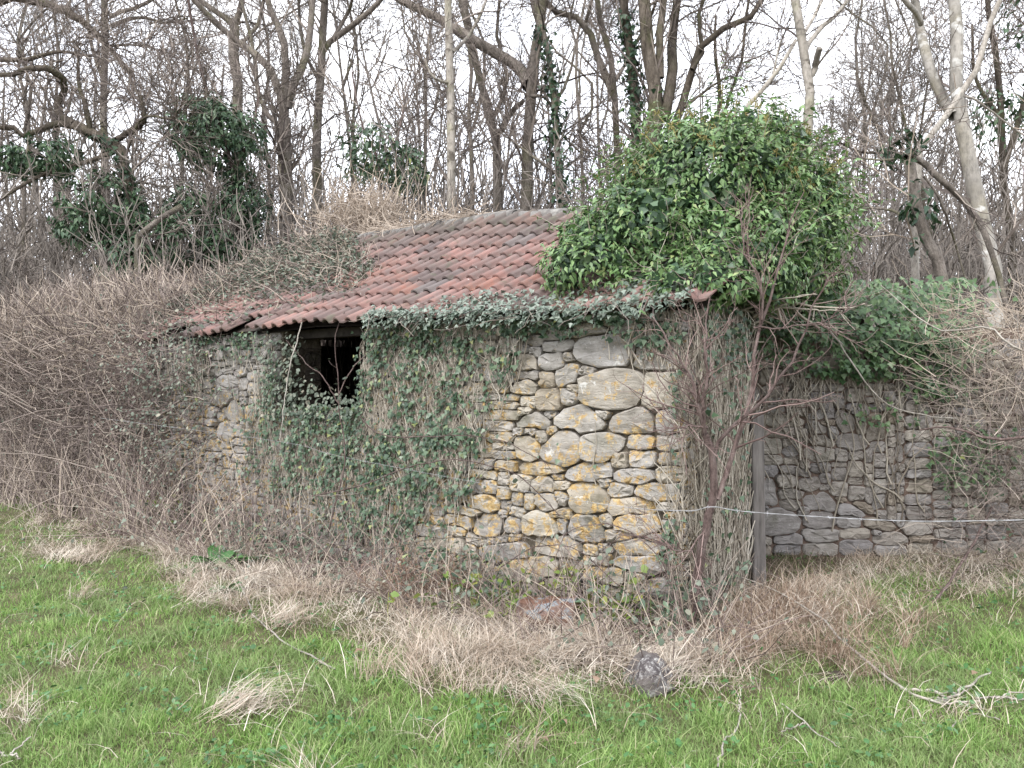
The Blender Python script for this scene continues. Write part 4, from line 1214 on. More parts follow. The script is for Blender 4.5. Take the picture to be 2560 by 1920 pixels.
b = Buf(); tubes(b, walk(P, norm(rng.normal(size=(n, 3)) * .12 + ZZ), rng.uniform(1.5, c[2], n), 6, .06), np.full((n, 6), .005)); b.build('stem', 'twig_hedge', vm, kind='stuff')

# ------------------------------------------------------------------ undergrowth at the foot of the walls
ug = thing('undergrowth', 'thin arching dead stems and weeds tangled along the foot of the front wall', 'undergrowth')
ug['kind'] = 'stuff'
n = 2900
s_ = rng.uniform(-.5, 6.6, n); P = C0 + U * s_[:, None] - NI * (.04 + .95 * rng.random(n) ** 1.4)[:, None]; P[:, 2] = gh(P[:, 0], P[:, 1])
tw = walk(P, norm(rng.normal(size=(n, 3)) * .75 + ZZ * .8), rng.uniform(.2, 1.0, n) * (.8 + .4 * (s_ > 3.8)), 7, .16, -.07)
tw[..., 2] = np.maximum(tw[..., 2], .02)
dd = WALL_D(tw.reshape(-1, 3)).reshape(tw.shape[:2]); push = np.maximum(.07 - dd, 0) * (s_[:, None] > -.1); tw -= NI * push[..., None]
rr = np.linspace(1, .45, 7)[None] * rng.uniform(.0018, .0042, (n, 1)); k = rng.random(n) < .33
b = Buf(); tubes(b, tw[k], rr[k]); b.build('dry_stalk', 'twig_pale', ug, kind='stuff')
b = Buf(); tubes(b, tw[~k], rr[~k]); b.build('cane', 'twig_bramble', ug, kind='stuff')
q = np.concatenate([tw[:, 3], tw[:, 5]]); q = q[rng.random(len(q)) < .22]; q = q[np.hypot(q[:, 0] - gpt(1372, 1556)[0], (q[:, 1] - gpt(1372, 1556)[1]) * .6) > .3]
b = Buf(); leaves(b, q, norm(ZZ - NI + rng.normal(size=q.shape) * .5), norm(rng.normal(size=q.shape) - ZZ * .4), rng.uniform(.03, .06, len(q)), 'oval'); b.build('foliage', 'leaf_bramble', ug, True, kind='stuff')

n = 2600
q = C0 + U * rng.uniform(-.2, 6.3, n)[:, None] - NI * (.05 + rng.random(n) ** 1.8 * .7)[:, None]; q[:, 2] = .03 + rng.random(n) ** 1.6 * .36
q = q[ncoh(q[:, 0] * 2, q[:, 1] * 2 + q[:, 2], 1.3, 97) > -.05]; q = q[np.hypot(q[:, 0] - gpt(1372, 1556)[0], (q[:, 1] - gpt(1372, 1556)[1]) * .7) > .3]
b = Buf(); leaves(b, q, norm(ZZ - NI * .6 + rng.normal(size=q.shape) * .5), norm(rng.normal(size=q.shape) - ZZ * .4), rng.uniform(.035, .085, len(q)), 'ovate'); b.build('low_foliage', 'ivy_wall', ug, True, kind='stuff')
wd = thing('yellow_green_weeds', 'yellow green seedling weeds round the rusty tin at the wall foot', 'weeds')
wd['kind'] = 'stuff'
P = np.concatenate([gpt(1400, 1545) + np.column_stack([rng.normal(size=(130, 2)) * [.38, .14], rng.random(130) * .35]), gpt(1560, 1560) + np.column_stack([rng.normal(size=(90, 2)) * [.25, .1], rng.random(90) * .2]), gpt(420, 1330) + np.column_stack([rng.normal(size=(60, 2)) * [.12, .12], rng.random(60) * .4])])
P = P[WALL_D(P) > .06]; P = P[(np.abs(P[:, 0] - gpt(1372, 1556)[0]) > .2) | (P[:, 1] > gpt(1372, 1556)[1] + .12)]
b = Buf(); leaves(b, np.repeat(P, 3, 0) + rng.normal(size=(len(P) * 3, 3)) * .02, norm(ZZ + rng.normal(size=(len(P) * 3, 3)) * .6), norm(rng.normal(size=(len(P) * 3, 3))), rng.uniform(.035, .075, len(P) * 3), 'oval')
b.build('foliage', 'leaf_fresh', wd, True, kind='stuff')
g0 = P.copy(); g0[:, 2] = 0
b = Buf(); tubes(b, np.stack([g0, (g0 + P) / 2 + rng.normal(size=P.shape) * .01, P], 1), np.full((len(P), 3), .002)); b.build('stalk', 'leaf_fresh', wd, kind='stuff')

fern = thing('dead_bracken', 'rust brown dead bracken sprays left of the rusty tin', 'bracken')
P = np.concatenate([gpt(1010, 1500) + np.column_stack([rng.normal(size=(36, 2)) * [.2, .12], np.zeros(36)]), gpt(1120, 1500) + np.column_stack([rng.normal(size=(20, 2)) * [.15, .1], np.zeros(20)])])
fr = walk(P, norm(rng.normal(size=P.shape) * .5 + ZZ), rng.uniform(.25, .5, len(P)), 6, .12, -.08)
b = Buf(); tubes(b, fr, np.full((len(fr), 6), .002)); c1, r1 = grow(fr, np.full((len(fr), 6), .002), 9, .04, .14, 3, ang=(.8, 1.3), rmin=.0015); tubes(b, c1, r1)
q = c1[:, 1:].reshape(-1, 3); leaves(b, q, norm(rng.normal(size=q.shape) + ZZ * .5), norm(rng.normal(size=q.shape)), rng.uniform(.015, .03, len(q)), 'ovate')
b.build('frond', 'leaf_dead', fern, kind='stuff')

# broad leaved docks
def dock(px, py, n, size, label):
    t = thing('dock_plant', label, 'plant', 'broad leaved dock plants')
    c = gpt(px, py); t.location = c
    for k in range(n):
        a = k * 2.4 + random.uniform(-.3, .3); L = size * random.uniform(.6, 1.1); w = L * .21; el = random.uniform(.5, 1.15)
        V = []; m = 6
        for i in range(m):
            f = i / (m - 1); r_ = L * (.15 + f * .9); x = r_ * math.cos(el) * (1 + .2 * f); z = r_ * math.sin(el) - .45 * L * f * f
            ww = w * math.sin(PI * (.1 + .86 * f)) ** .8
            for sgn, up in ((-1, .03), (0, -.02), (1, .03)):
                V.append((x * math.cos(a) - sgn * ww * math.sin(a), x * math.sin(a) + sgn * ww * math.cos(a), z + up * L + random.gauss(0, .008) * L * 2))
        Q = [[i * 3 + j, i * 3 + j + 1, i * 3 + j + 4, i * 3 + j + 3] for i in range(m - 1) for j in range(2)]
        link_mesh('leaf', V, [Q], 'leaf_dock', t, True)
    return t
dock(545, 1432, 18, .36, 'large dark green dock clump against the foot of the wall')
dock(640, 1420, 9, .28, 'broad leaved dock right of the large dock clump')
dock(565, 1495, 10, .2, 'small low dock growing in the dead grass below the large clump')
dock(180, 1275, 8, .22, 'pale green dock at the foot of the brown hedge')
dock(1110, 1530, 6, .19, 'single dark dock rosette left of the rusty tin')
dock(1590, 1545, 9, .2, 'green dock rosette between the rusty tin and the shrub')
dock(1490, 1575, 6, .13, 'little round leaved dock just below the rusty tin')

# ------------------------------------------------------------------ shrub, post, wire and small things
def px_tube(pts, w0, w1, K, dj=0.0):
    """pts: (px, py, depth); widths in metres"""
    P = resample([at(*p) for p in pts], K)
    if dj:
        P[1:-1] += rng.normal(size=(K - 2, 3)) * dj
    return P, np.linspace(w0, w1, K)

shrub = thing('thorn_shrub', 'leafless dark stemmed thorn shrub growing at the near corner of the hut', 'shrub')
D_ = 5.12
q = gpt(1712, 1590)
trunk = [(1712, 1590, q[1]), (1730, 1520, q[1]), (1755, 1380, D_), (1776, 1279, D_), (1784, 1192, D_), (1778, 1130, D_), (1762, 1085, D_ - .02)]
b = Buf(); P, R = px_tube(trunk, .036, .022, 14, .006); P[0, 2] = -.05; tubes(b, P[None], R[None], 8); b.build('stem', 'bark_thorn', shrub, True)
brs = [([(1793, 1249, D_), (1824, 1162, D_ + .05), (1863, 1049, D_ + .1), (1880, 954, D_ + .1), (1893, 845, D_ + .15), (1915, 780, D_ + .2), (1950, 650, D_ + .25), (1980, 560, D_ + .3), (2010, 480, D_ + .3)], .019, .004),
       ([(1784, 1150, D_), (1802, 1084, D_), (1858, 1053, D_), (1884, 1032, D_), (1954, 945, D_), (2010, 845, D_ + .1), (2030, 770, D_ + .1), (2075, 690, D_ + .2)], .014, .004),
       ([(1764, 1090, D_), (1758, 1040, D_ - .05), (1765, 932, D_ - .05), (1763, 806, D_), (1775, 740, D_)], .014, .004),
       ([(1760, 1090, D_), (1743, 1006, D_ - .1), (1728, 945, D_ - .1), (1693, 893, D_ - .12), (1654, 828, D_ - .1), (1630, 790, D_)], .012, .004),
       ([(1885, 820, D_ + .15), (1990, 815, D_ + .1), (2080, 800, D_), (2140, 760, D_)], .007, .003), ([(1905, 800, D_ + .15), (1900, 700, D_ + .1), (1860, 620, D_ + .1), (1850, 540, D_ + .15)], .009, .003),
       ([(1772, 1300, D_), (1740, 1360, D_ - .05), (1700, 1380, D_ - .1), (1640, 1350, D_ - .1)], .007, .003), ([(1768, 1070, D_), (1720, 1060, D_ - .1), (1680, 1080, D_ - .1)], .008, .003)]
allP, allR = [], []
for pts, w0, w1 in brs:
    P, R = px_tube(pts, w0, w1, 12, .008); allP.append(P); allR.append(R)
    b = Buf(); tubes(b, P[None], R[None], 6); b.build('branch', 'bark_thorn', shrub, True)
allP, allR = np.array(allP), np.array(allR)
b = Buf(); c1, r1 = grow(allP, allR, 16, .18, .6, 6, rmin=.0022, wander=.2); tubes(b, c1, r1, 4); c2, r2 = grow(c1, r1, 5, .06, .26, 4, rmin=.0015, wander=.25); tubes(b, c2, r2)
b.build('twig', 'twig_thorn', shrub, kind='stuff')

b = Buf(); p0 = np.array([1.885, 6.12, -.1]); hp = 1.52
ring = lambda z, w, dx: [p0 + np.array([sx * w + dx, sy * w, z]) for sx, sy in ((-1, -.8), (-.8, -1), (.8, -1), (1, -.8), (1, .8), (.8, 1), (-.8, 1), (-1, .8))]
V = ring(0, .052, 0) + ring(.8, .051, -.012) + ring(hp - .02, .049, -.02) + ring(hp + .01, .042, -.02)
V = np.array(V); V[-8:, 2] += (V[-8:, 0] - V[-8:, 0].mean()) * .35
Q = [[r * 8 + i, r * 8 + (i + 1) % 8, r * 8 + 8 + (i + 1) % 8, r * 8 + 8 + i] for r in range(3) for i in range(8)]
b.add(V, Q, [[24, 24 + i, 25 + i] for i in range(1, 7)])
tag(b.build('fence_post', 'wood'), 'weathered grey square timber post at the end of the hut wall', 'post', kind='thing')

wire = thing('barbed_wire', 'single strand of grey barbed wire strung low across the front of the hut', 'wire')
W_ = resample([at(*p) for p in [(250, 1045, 9.0), (700, 1104, 7.7), (860, 1143, 7.2), (1440, 1250, 5.55), (1700, 1277, 5.02), (1780, 1267, 4.98), (1885, 1281, 4.95), (2250, 1302, 4.8), (2560, 1300, 4.6), (3100, 1290, 4.4)]], 500)
th = np.linspace(0, 260, 500); o1 = np.column_stack([np.zeros(500), np.cos(th), np.sin(th)]) * .0019
b = Buf(); tubes(b, np.stack([W_ + o1, W_ - o1]), np.interp(np.linspace(0, 1, 500), [0, .6, .72, 1], [.0007, .0008, .0018, .0020])[None].repeat(2, 0), 4); b.build('strand', 'wire', wire, True)
for k in range(6, 496, 9):
    bb = Buf(); c = W_[k]; d = norm(rng.normal(size=(2, 3)) * [.4, 1, 1])
    tubes(bb, np.stack([c - d * .014, c + d * 0, c + d * .014], 1), np.full((2, 3), .0016), 3); bb.build('barb', 'wire', wire)

t = NT('boulder_white', 0.9, 0.2)
_c = t.ramp(t.noise(34, 5, .75), [(.44, (.09, .078, .08)), (.54, (.22, .205, .20)), (.62, (.52, .51, .49))])
_c = t.mix(t.ramp(t.noise(7, 4, .6), [(.42, 0.0), (.56, .9)]), _c, (.15, .13, .12))
t.color(_c).bump(t.noise(22, 6, .75), 1.0, .03); M['boulder_white'] = t.m
def rock(name, c, r, label, mat, cat, seed):
    rr = np.random.default_rng(seed); th = np.linspace(0, PI, 12); ph = np.linspace(0, 2 * PI, 19)[:-1]
    T_, P_ = np.meshgrid(th, ph, indexing='ij'); d = np.stack([np.sin(T_) * np.cos(P_), np.sin(T_) * np.sin(P_), np.cos(T_)], -1)
    k = 1.1 + .10 * ncoh(d[..., 0] * 1.2 + d[..., 2], d[..., 1] * 1.3 - d[..., 2] * .7, .9, seed) + .05 * ncoh(d[..., 0] * 3, d[..., 1] * 3 + d[..., 2] * 2, 1, seed + 1)
    cut = np.ones(d.shape[:2])
    for _ in range(6):
        cut = np.minimum(cut, rr.uniform(.45, .68) / np.maximum(d @ norm(rr.normal(size=3)), .25))
    V = d * (k * cut)[..., None] * r
    V[..., 0] *= 1 - .45 * np.clip(V[..., 2] / r[2], -.2, 1); V[..., 2] += .18 * V[..., 0]; V = V + rr.normal(size=V.shape) * r * .02
    V[0] = V[0].mean(0); V[-1] = V[-1].mean(0)
    n = 18; Q = [[i * n + j, (i + 1) * n + j, (i + 1) * n + (j + 1) % n, i * n + (j + 1) % n] for i in range(11) for j in range(n)]
    return tag(link_mesh(name, V.reshape(-1, 3), [np.array(Q)], mat, None, True, loc=c, sharp=.3), label, cat, kind='thing')
rock('boulder', gpt(1622, 1722) + [0, .11, -.035], np.array([.19, .15, .20]), 'white and grey lichened boulder half sunk in the dead grass', 'boulder_white', 'boulder', 5)
rock('flat_stone', gpt(2085, 1690) + [0, 0, .015], np.array([.06, .04, .03]), 'small brown flat stone by the long fallen stick', 'reveal_stone', 'stone', 7)
rock('pebble', gpt(2347, 1752) + [0, 0, .012], np.array([.022, .02, .018]), 'small pinkish pebble beside the forked dead branch', 'stone_grey', 'stone', 9)

# rusty galvanised tin: an overturned bent trough lying against the wall foot
c = gpt(1372, 1556); tin = thing('rusty_tin', 'rusty bent galvanised metal trough lying overturned at the foot of the wall', 'trough')
ax = norm(np.array([.96, -.28, .03])); ay = norm(np.cross(ZZ, ax)); 
prof = [(-.10, .0), (-.095, .05), (-.085, .10), (-.05, .135), (.0, .15), (.07, .155), (.13, .12)]
def sheet(name, x0, x1, nx, off, mat, parent):
    V, Q = [], []
    xs2 = np.linspace(x0, x1, nx)
    for th_ in (0, -.004):
        for i, x in enumerate(xs2):
            dent = .012 * math.sin(i * 1.7) + .01 * random.gauss(0, 1)
            for y, z in prof: V.append(c + ax * x + ay * (y + dent + off - th_) + ZZ * (z * (1 - .12 * abs(x)) + .03 + dent * .5 + th_ + .05 * x))
    m = len(prof)
    for s2 in range(2):
        for i in range(nx - 1):
            for j in range(m - 1):
                f = [s2 * nx * m + i * m + j, s2 * nx * m + (i + 1) * m + j, s2 * nx * m + (i + 1) * m + j + 1, s2 * nx * m + i * m + j + 1]; Q.append(f if s2 == 0 else f[::-1])
    return link_mesh(name, V, [np.array(Q)], mat, parent, True)
sheet('side_panel', -.22, .19, 9, 0, 'galvanised', tin)
b = Buf(); tubes(b, resample([c + ax * x + ay * (-.105) + ZZ * (.028 + .05 * x) for x in (-.2, -.05, .1, .19)], 8)[None], np.full((1, 8), .008), 6); b.build('rolled_rim', 'galvanised', tin, True)
b = Buf(); V = [c + ax * .192 + ay * y + ZZ * (z * .97 + .038) for y, z in prof] + [c + ax * .192 + ay * .13 + ZZ * .04]; b.add(V, None, [[0, i, i + 1] for i in range(1, len(V) - 1)]); b.build('end_panel', 'galvanised', tin)

def ground_stick(label, parts, mat='bark_dead', name='fallen_stick', cat='stick', lift=.035):
    t = thing(name, label, cat, 'dead sticks lying on the grass')
    for j, (pts, w0, w1) in enumerate(parts):
        P = resample([gpt(*p[:2]) + ZZ * (p[2] if len(p) > 2 else lift) for p in pts], 14); P[1:-1] += rng.normal(size=(12, 3)) * [.006, .006, .004]
        b = Buf(); tubes(b, P[None], np.linspace(w0, w1, 14)[None], 5, cap=True); b.build('stem' if j == 0 else 'fork', mat, t, True)
ground_stick('thin brown cane curving over the green grass at left', [([(599, 1512, .12), (642, 1569), (737, 1638), (837, 1695)], .005, .006)])
ground_stick('long pale straight stick lying from the tussock onto the grass', [([(1774, 1495, .25), (1991, 1578, .16), (2121, 1656, .09), (2277, 1747), (2360, 1773)], .0055, .008)])
ground_stick('forked pale dead branch at the end of the long stick', [([(2250, 1735), (2347, 1747), (2360, 1769), (2450, 1775)], .009, .005), ([(2360, 1769), (2425, 1738, .05), (2477, 1708, .06)], .009, .005), ([(2347, 1747), (2400, 1750), (2430, 1742)], .006, .003)])
ground_stick('slim brown twig pointing at the lower right corner', [([(1952, 1769), (2012, 1816), (2060, 1851), (2108, 1881)], .004, .003), ([(2012, 1816), (1985, 1822), (1953, 1832)], .004, .003)])
ground_stick('kinked grey white twig at the bottom, right of centre', [([(1852, 1799, .06), (1845, 1815), (1813, 1847), (1795, 1915)], .005, .005), ([(1850, 1795, .06), (1848, 1770, .08)], .004, .002)])
ground_stick('forked bleached twig in the bottom left corner', [([(-10, 1905), (26, 1911), (78, 1881, .05)], .006, .003), ([(26, 1911), (50, 1925)], .005, .003)])
ground_stick('bleached dead branch at the right edge on bare turf', [([(2440, 1768), (2500, 1772), (2580, 1790)], .006, .006), ([(2490, 1775), (2540, 1762), (2590, 1765)], .005, .003)])
ground_stick('crooked tan twig on the turf near the right edge', [([(2380, 1840), (2400, 1820), (2440, 1808), (2500, 1830)], .004, .003), ([(2395, 1825), (2370, 1812)], .003, .002)])
ground_stick('brown leaning broken branch before the right hand wall', [([(2290, 1560, .0), (2350, 1500, .06), (2420, 1460, .28), (2480, 1430, .55)], .012, .010)], 'bark_thorn')

def cane(label, pts, w0=.006, w1=.003, mat='bark_thorn', leafy=0, K=18, name='bramble_cane', twigs=0):
    t = thing(name, label, 'bramble', 'bramble canes arching before the hut')
    P, R = px_tube(pts, w0, w1, K, .004)
    b = Buf(); tubes(b, P[None], R[None], 5); b.build('stem', mat, t, True)
    n = K * 5; i = rng.integers(1, K - 1, n); d = norm(rng.normal(size=(n, 3)))          # thorns
    q = P[i] + (P[i + 1] - P[i]) * rng.random((n, 1)); b = Buf(); tubes(b, np.stack([q, q + d * .012], 1), np.tile([[.002, .0006]], (n, 1)), 3); b.build('thorns', mat, t, kind='stuff')
    if leafy:
        q = P[rng.integers(1, K, leafy)] + rng.normal(size=(leafy, 3)) * .03
        b = Buf(); leaves(b, q, norm(ZZ + rng.normal(size=q.shape) * .6), norm(rng.normal(size=q.shape)), rng.uniform(.03, .055, leafy), 'oval'); b.build('foliage', 'leaf_bramble', t, True, kind='stuff')
    if twigs:
        b = Buf(); c1, r1 = grow(P[None], R[None], twigs, .1, .4, 5, rmin=.002); tubes(b, c1, r1); b.build('side_shoots', mat, t, kind='stuff')
cane('forked grey bramble rising in front of the dark opening', [(820, 1330, 6.9), (862, 1150, 7.0), (848, 1027, 7.1), (848, 966, 7.15), (839, 891, 7.2), (839, 831, 7.25), (862, 779, 7.3)], .008, .003, leafy=10, twigs=3)
cane('grey bramble slanting right across the dark opening', [(848, 985, 7.1), (881, 921, 7.1), (929, 876, 7.05), (990, 810, 7.0)], .006, .003, leafy=8)
cane('grey bramble slanting left under the dark opening', [(848, 1010, 7.1), (805, 939, 7.2), (769, 912, 7.3), (715, 850, 7.4)], .006, .003, leafy=12)
cane('slim white stalk hanging beside the left jamb of the opening', [(755, 805, 7.4), (740, 860, 7.35), (727, 905, 7.3), (713, 990, 7.3), (700, 1100, 7.2)], .006, .004, 'bark_dead')
cane('mauve bramble arching level across the middle of the wall', [(900, 1040, 6.75), (929, 1075, 6.7), (986, 1093, 6.6), (1092, 1090, 6.3), (1212, 1093, 6.05), (1288, 1117, 5.9), (1370, 1160, 5.8)], .006, .003, leafy=5, twigs=4)
cane('thorny bramble bowing down to the right below the ivy', [(780, 1240, 6.7), (900, 1215, 6.6), (1001, 1174, 6.5), (1122, 1147, 6.2), (1212, 1162, 6.0), (1300, 1190, 5.8), (1400, 1290, 5.6)], .006, .003, leafy=8, twigs=4)
cane('pale bramble running low along the wall foot', [(640, 1310, 7.0), (800, 1352, 6.6), (952, 1374, 6.2), (1060, 1350, 5.9), (1190, 1343, 5.7), (1321, 1345, 5.5), (1450, 1400, 5.4)], .0045, .003, 'bark_ash', twigs=3)
cane('dark bramble lying along the edge of the dead grass', [(403, 1521, 5.95), (564, 1478, 6.2), (694, 1462, 6.2), (860, 1478, 6.0), (1000, 1482, 5.9)], .007, .004, leafy=6, twigs=4)
cane('short pale bramble sticking out right of the ivy foot', [(790, 1240, 6.6), (880, 1235, 6.4), (960, 1210, 6.2), (1030, 1180, 6.2)], .0045, .003, 'bark_ash')
cane('tall arching cane in front of the corner stones', [(1720, 1560, 4.95), (1650, 1400, 5.0), (1580, 1330, 5.1), (1500, 1310, 5.2), (1420, 1330, 5.3), (1390, 1390, 5.3)], .004, .0025, leafy=6, twigs=5)
cane('red brown bramble hooping over the rusty tin', [(1250, 1420, 5.7), (1330, 1370, 5.5), (1420, 1365, 5.4), (1500, 1420, 5.3), (1600, 1520, 5.1), (1680, 1610, 4.9)], .004, .0025, leafy=8, twigs=6)
cane('smooth pale stem curving down across the right hand wall', [(2030, 760, 6.6), (2095, 856, 6.6), (2159, 953, 6.6), (2222, 1012, 6.6), (2306, 1038, 6.6), (2391, 1046, 6.6)], .008, .005, 'bark_dead', twigs=5)
cane('pale peeling branch entering from the right above the wall', [(2700, 900, 6.2), (2560, 878, 6.3), (2517, 856, 6.3), (2475, 818, 6.4), (2361, 827, 6.5), (2285, 784, 6.6), (2201, 713, 6.7)], .012, .004, 'bark_dead', twigs=6)
cane('dark twisted branch entering from the right below the ivy', [(2700, 1080, 6.0), (2560, 1092, 6.1), (2475, 1097, 6.2), (2370, 1067, 6.3), (2300, 1075, 6.4)], .016, .006, twigs=14)
for k, (px, py) in enumerate([(2425, 1290), (2140, 1380), (2500, 1330)]): pass

# a few fallen leaves lying in the grass
LB = ['brown curled leaf on the grass below the boulder', 'purple brown leaf in the grass left of the straw', 'tan leaf near the bottom edge, right of centre', 'small dark leaf near the bottom edge', 'pale fallen leaf on the turf at lower right', 'brown leaf by the left edge of the grass', 'russet leaf in the straw left of centre', 'grey brown leaf on the tussock foot']
for lab, (px, py, sz0) in zip(LB, [(1418, 1828, .06), (885, 1655, .07), (1372, 1865, .045), (1440, 1880, .03), (2430, 1715, .05), (12, 1575, .07), (1020, 1680, .06), (1490, 1725, .07)]):
    V, T = LEAF['oval']; a = random.uniform(0, 6.3); V = V.copy(); V[:, 2] += .35 * np.abs(V[:, 0]) + .12 * np.sin(V[:, 1] * 4); V = V * sz0
    R_ = np.array([[math.cos(a), -math.sin(a), 0], [math.sin(a), math.cos(a), 0], [0, 0, 1]]); V = V @ R_.T
    o = link_mesh('fallen_leaf', V, [T], 'leaf_dead', None, True, loc=gpt(px, py) + ZZ * .05); o.rotation_euler = (random.uniform(-.5, .5), random.uniform(-.4, .4), 0)
    tag(o, lab, 'leaf', 'fallen leaves', 'thing')

# ------------------------------------------------------------------ trees behind
def tree(name, label, depth, limbs, bark, twig='twig_mid', n=(7, 5, 4), lens=((1.0, 2.8), (.5, 1.4), (.25, .75)), ivy=(), up=.06, sides=9, rootz=-.1, trunk_ivy=None, tm=.12, rmin=.0055, wander=.22):
    t = thing(name, label, 'tree', 'leafless trees of the wood behind the hut')
    bt, Ps, Rs = Buf(), [], []
    for j, (pts, w0, w1) in enumerate(limbs):
        dd = np.cumsum(rng.normal(size=len(pts)) * (.0 if j == 0 else .22)) + depth
        if j: dd -= dd[0] - depth
        q = [at(x, y, d) for (x, y), d in zip(pts, dd)]
        r0, r1 = w0 / 2 / F * depth, w1 / 2 / F * depth
        if j == 0:
            g_ = q[0].copy(); g_[2] = rootz; q = [g_] + q
        if pts[-1][1] <= 5:                           # carries on above the picture
            v = norm(q[-1] - q[-2]); q.append(q[-1] + (v + ZZ * .3) * 2.2)
            r1 *= .55
        K = 16 if j == 0 else 12
        P = resample(q, K); P[1:-1] += rng.normal(size=(K - 2, 3)) * r0 * .12
        R = np.linspace(r0, r1, K)
        if j == 0: R[0] *= 1.45; R[1] *= 1.1
        R = R * (1 + rng.normal(size=K) * .035)
        tubes(bt, P[None], R[None], sides, cap=True)
        P12 = resample(P, 12); vis = P12[:, 2] > 1.8
        Ps.append(P12); Rs.append(np.interp(np.linspace(0, 1, 12), np.linspace(0, 1, K), R))
    bt.build('trunk', bark, t, True)
    Ps, Rs = np.array(Ps), np.array(Rs)
    bc = Buf()
    n = (n[0], n[1], n[2] + 1) if n[0] > 5 else n
    c1, r1 = grow(Ps, Rs * .8, n[0], *lens[0], 7, ang=(.4, 1.1), tmin=.32, wander=wander, up=up, rmin=rmin * 1.5, rfac=.42); tubes(bc, c1, r1, 3)
    c2, r2 = grow(c1, r1, n[1], *lens[1], 5, ang=(.4, 1.1), tmin=tm, wander=wander, up=up, rmin=rmin * 1.1, rfac=.6); tubes(bc, c2, r2, 3)
    c3, r3 = grow(c2, r2, n[2], *lens[2], 3, ang=(.4, 1.1), tmin=.1, wander=wander, up=up * 1.2, rmin=rmin * .8, rfac=.65); tubes(bc, c3, r3, 3)
    bc.build('crown', twig, t, kind='stuff')
    if ivy:
        P, N_ = blob_points(ivy[0], ivy[1], 77, .45, 1.3); gap_ = ncoh(P[:, 0] * 1.5 + P[:, 1], P[:, 2] * 1.5 - P[:, 1] * .6, 1.4, 78) > -.38; P, N_ = P[gap_], N_[gap_]; m = len(P)
        bb = Buf(); leaves(bb, P, norm(N_ + ZZ * .5 + rng.normal(size=P.shape) * .6), norm(-ZZ + N_ * .4 + rng.normal(size=P.shape) * .6), rng.uniform(.07, .15, m), 'ovate'); bb.build('ivy_foliage', ivy[2] if len(ivy) > 2 else 'ivy_tree', t, True, kind='stuff')
    if trunk_ivy:
        nn, y0, y1, ex = trunk_ivy
        P = Ps[0]; k = rng.integers(0, 11, nn); f = rng.random((nn, 1)); c = P[k] * (1 - f) + P[k + 1] * f
        a = rng.uniform(0, 2 * PI, nn); rad = np.interp(k, np.arange(12), Rs[0]) + rng.random(nn) ** 2 * ex
        d = np.column_stack([np.cos(a), np.sin(a), np.zeros(nn)]); q = c + d * rad[:, None]
        _, py = proj(q); dens = ncoh(q[:, 2] * 1.3, a * .4, 1.2, int(nn)) ; ok = (py > y0) & (py < y1) & (dens > -.35); q, d = q[ok], d[ok]
        bb = Buf(); leaves(bb, q, norm(d + ZZ * .3 + rng.normal(size=q.shape) * .4), norm(-ZZ + rng.normal(size=q.shape) * .4), rng.uniform(.06, .11, len(q)), 'ivy'); bb.build('ivy_foliage', 'ivy_dark', t, True, kind='stuff')
    return t

tree('oak_tree', 'dark crooked ivy clad oak with mossy limbs at far left', 14.0,
     [([(322, 680), (330, 520), (306, 412), (286, 364), (226, 330), (187, 312)], 40, 24), ([(187, 312), (139, 278), (165, 226), (148, 182), (87, 169), (0, 190), (-90, 160)], 22, 9),
      ([(190, 316), (130, 312), (65, 343), (43, 321), (0, 317), (-120, 290)], 20, 8), ([(290, 350), (330, 325), (360, 304), (352, 239)], 16, 9), ([(226, 330), (215, 270), (195, 200), (200, 120)], 14, 6), ([(306, 412), (350, 300), (410, 295), (480, 310)], 8, 4), ([(286, 380), (230, 400), (100, 440), (0, 500), (-80, 560)], 12, 6)],
     'bark_oak', 'twig_mid', (12, 6, 4), ivy=([(255, 500, 13.8, 75, 60, .5), (113, 390, 13.9, 75, 40, .5), (310, 640, 13.8, 60, 60, .4), (300, 520, 13.9, 50, 60, .4), (210, 560, 13.9, 60, 50, .4), (400, 610, 13.9, 60, 60, .4), (60, 400, 13.9, 50, 35, .4)], 7500), trunk_ivy=(1300, 330, 760, .12), wander=.34, up=.03)
tree('broken_limb_tree', 'tree at the left edge sending a dark limb down across the straight ash', 15.0,
     [([(-170, 640), (-160, 300), (-120, 100), (-60, 20)], 34, 22), ([(-60, 20), (40, -10), (113, 9), (190, 43), (256, 104), (282, 130), (334, 190)], 26, 12), ([(-120, 100), (-60, 140), (60, 150), (140, 130), (240, 140)], 16, 6)], 'bark_oak', 'twig_mid', (12, 6, 4), wander=.3)
tree('ash_tree', 'straight grey ash trunk with level side limbs at upper left', 19.0,
     [([(266, 640), (262, 420), (262, 250), (262, 100), (263, 0)], 27, 22), ([(275, 42), (320, 22), (378, 0)], 11, 6), ([(278, 65), (347, 43), (412, 58), (470, 45)], 11, 4), ([(278, 115), (330, 112), (400, 125)], 7, 3), ([(262, 210), (230, 120), (215, 0)], 10, 6)], 'bark_ash', 'twig_mid', (11, 6, 4))
tree('ivy_tree', 'slim tree carrying a dark ivy clump left of the roof', 14.5,
     [([(600, 690), (598, 560), (585, 440), (560, 330), (520, 240), (490, 120), (470, 0)], 16, 6), ([(590, 420), (540, 380), (480, 345), (440, 300)], 7, 3), ([(585, 430), (630, 330), (650, 220)], 6, 3)], 'bark_thorn', 'twig_mid', (9, 5, 4),
     ivy=([(540, 335, 14.3, 95, 75, .6), (500, 300, 14.3, 55, 50, .4), (580, 380, 14.3, 60, 60, .5), (605, 520, 14.4, 50, 65, .45), (560, 610, 14.4, 70, 50, .4), (520, 270, 14.4, 40, 35, .3), (480, 560, 14.4, 70, 80, .4), (620, 610, 14.4, 40, 40, .4)], 9500, 'ivy_tree'), trunk_ivy=(1600, 230, 720, .28))
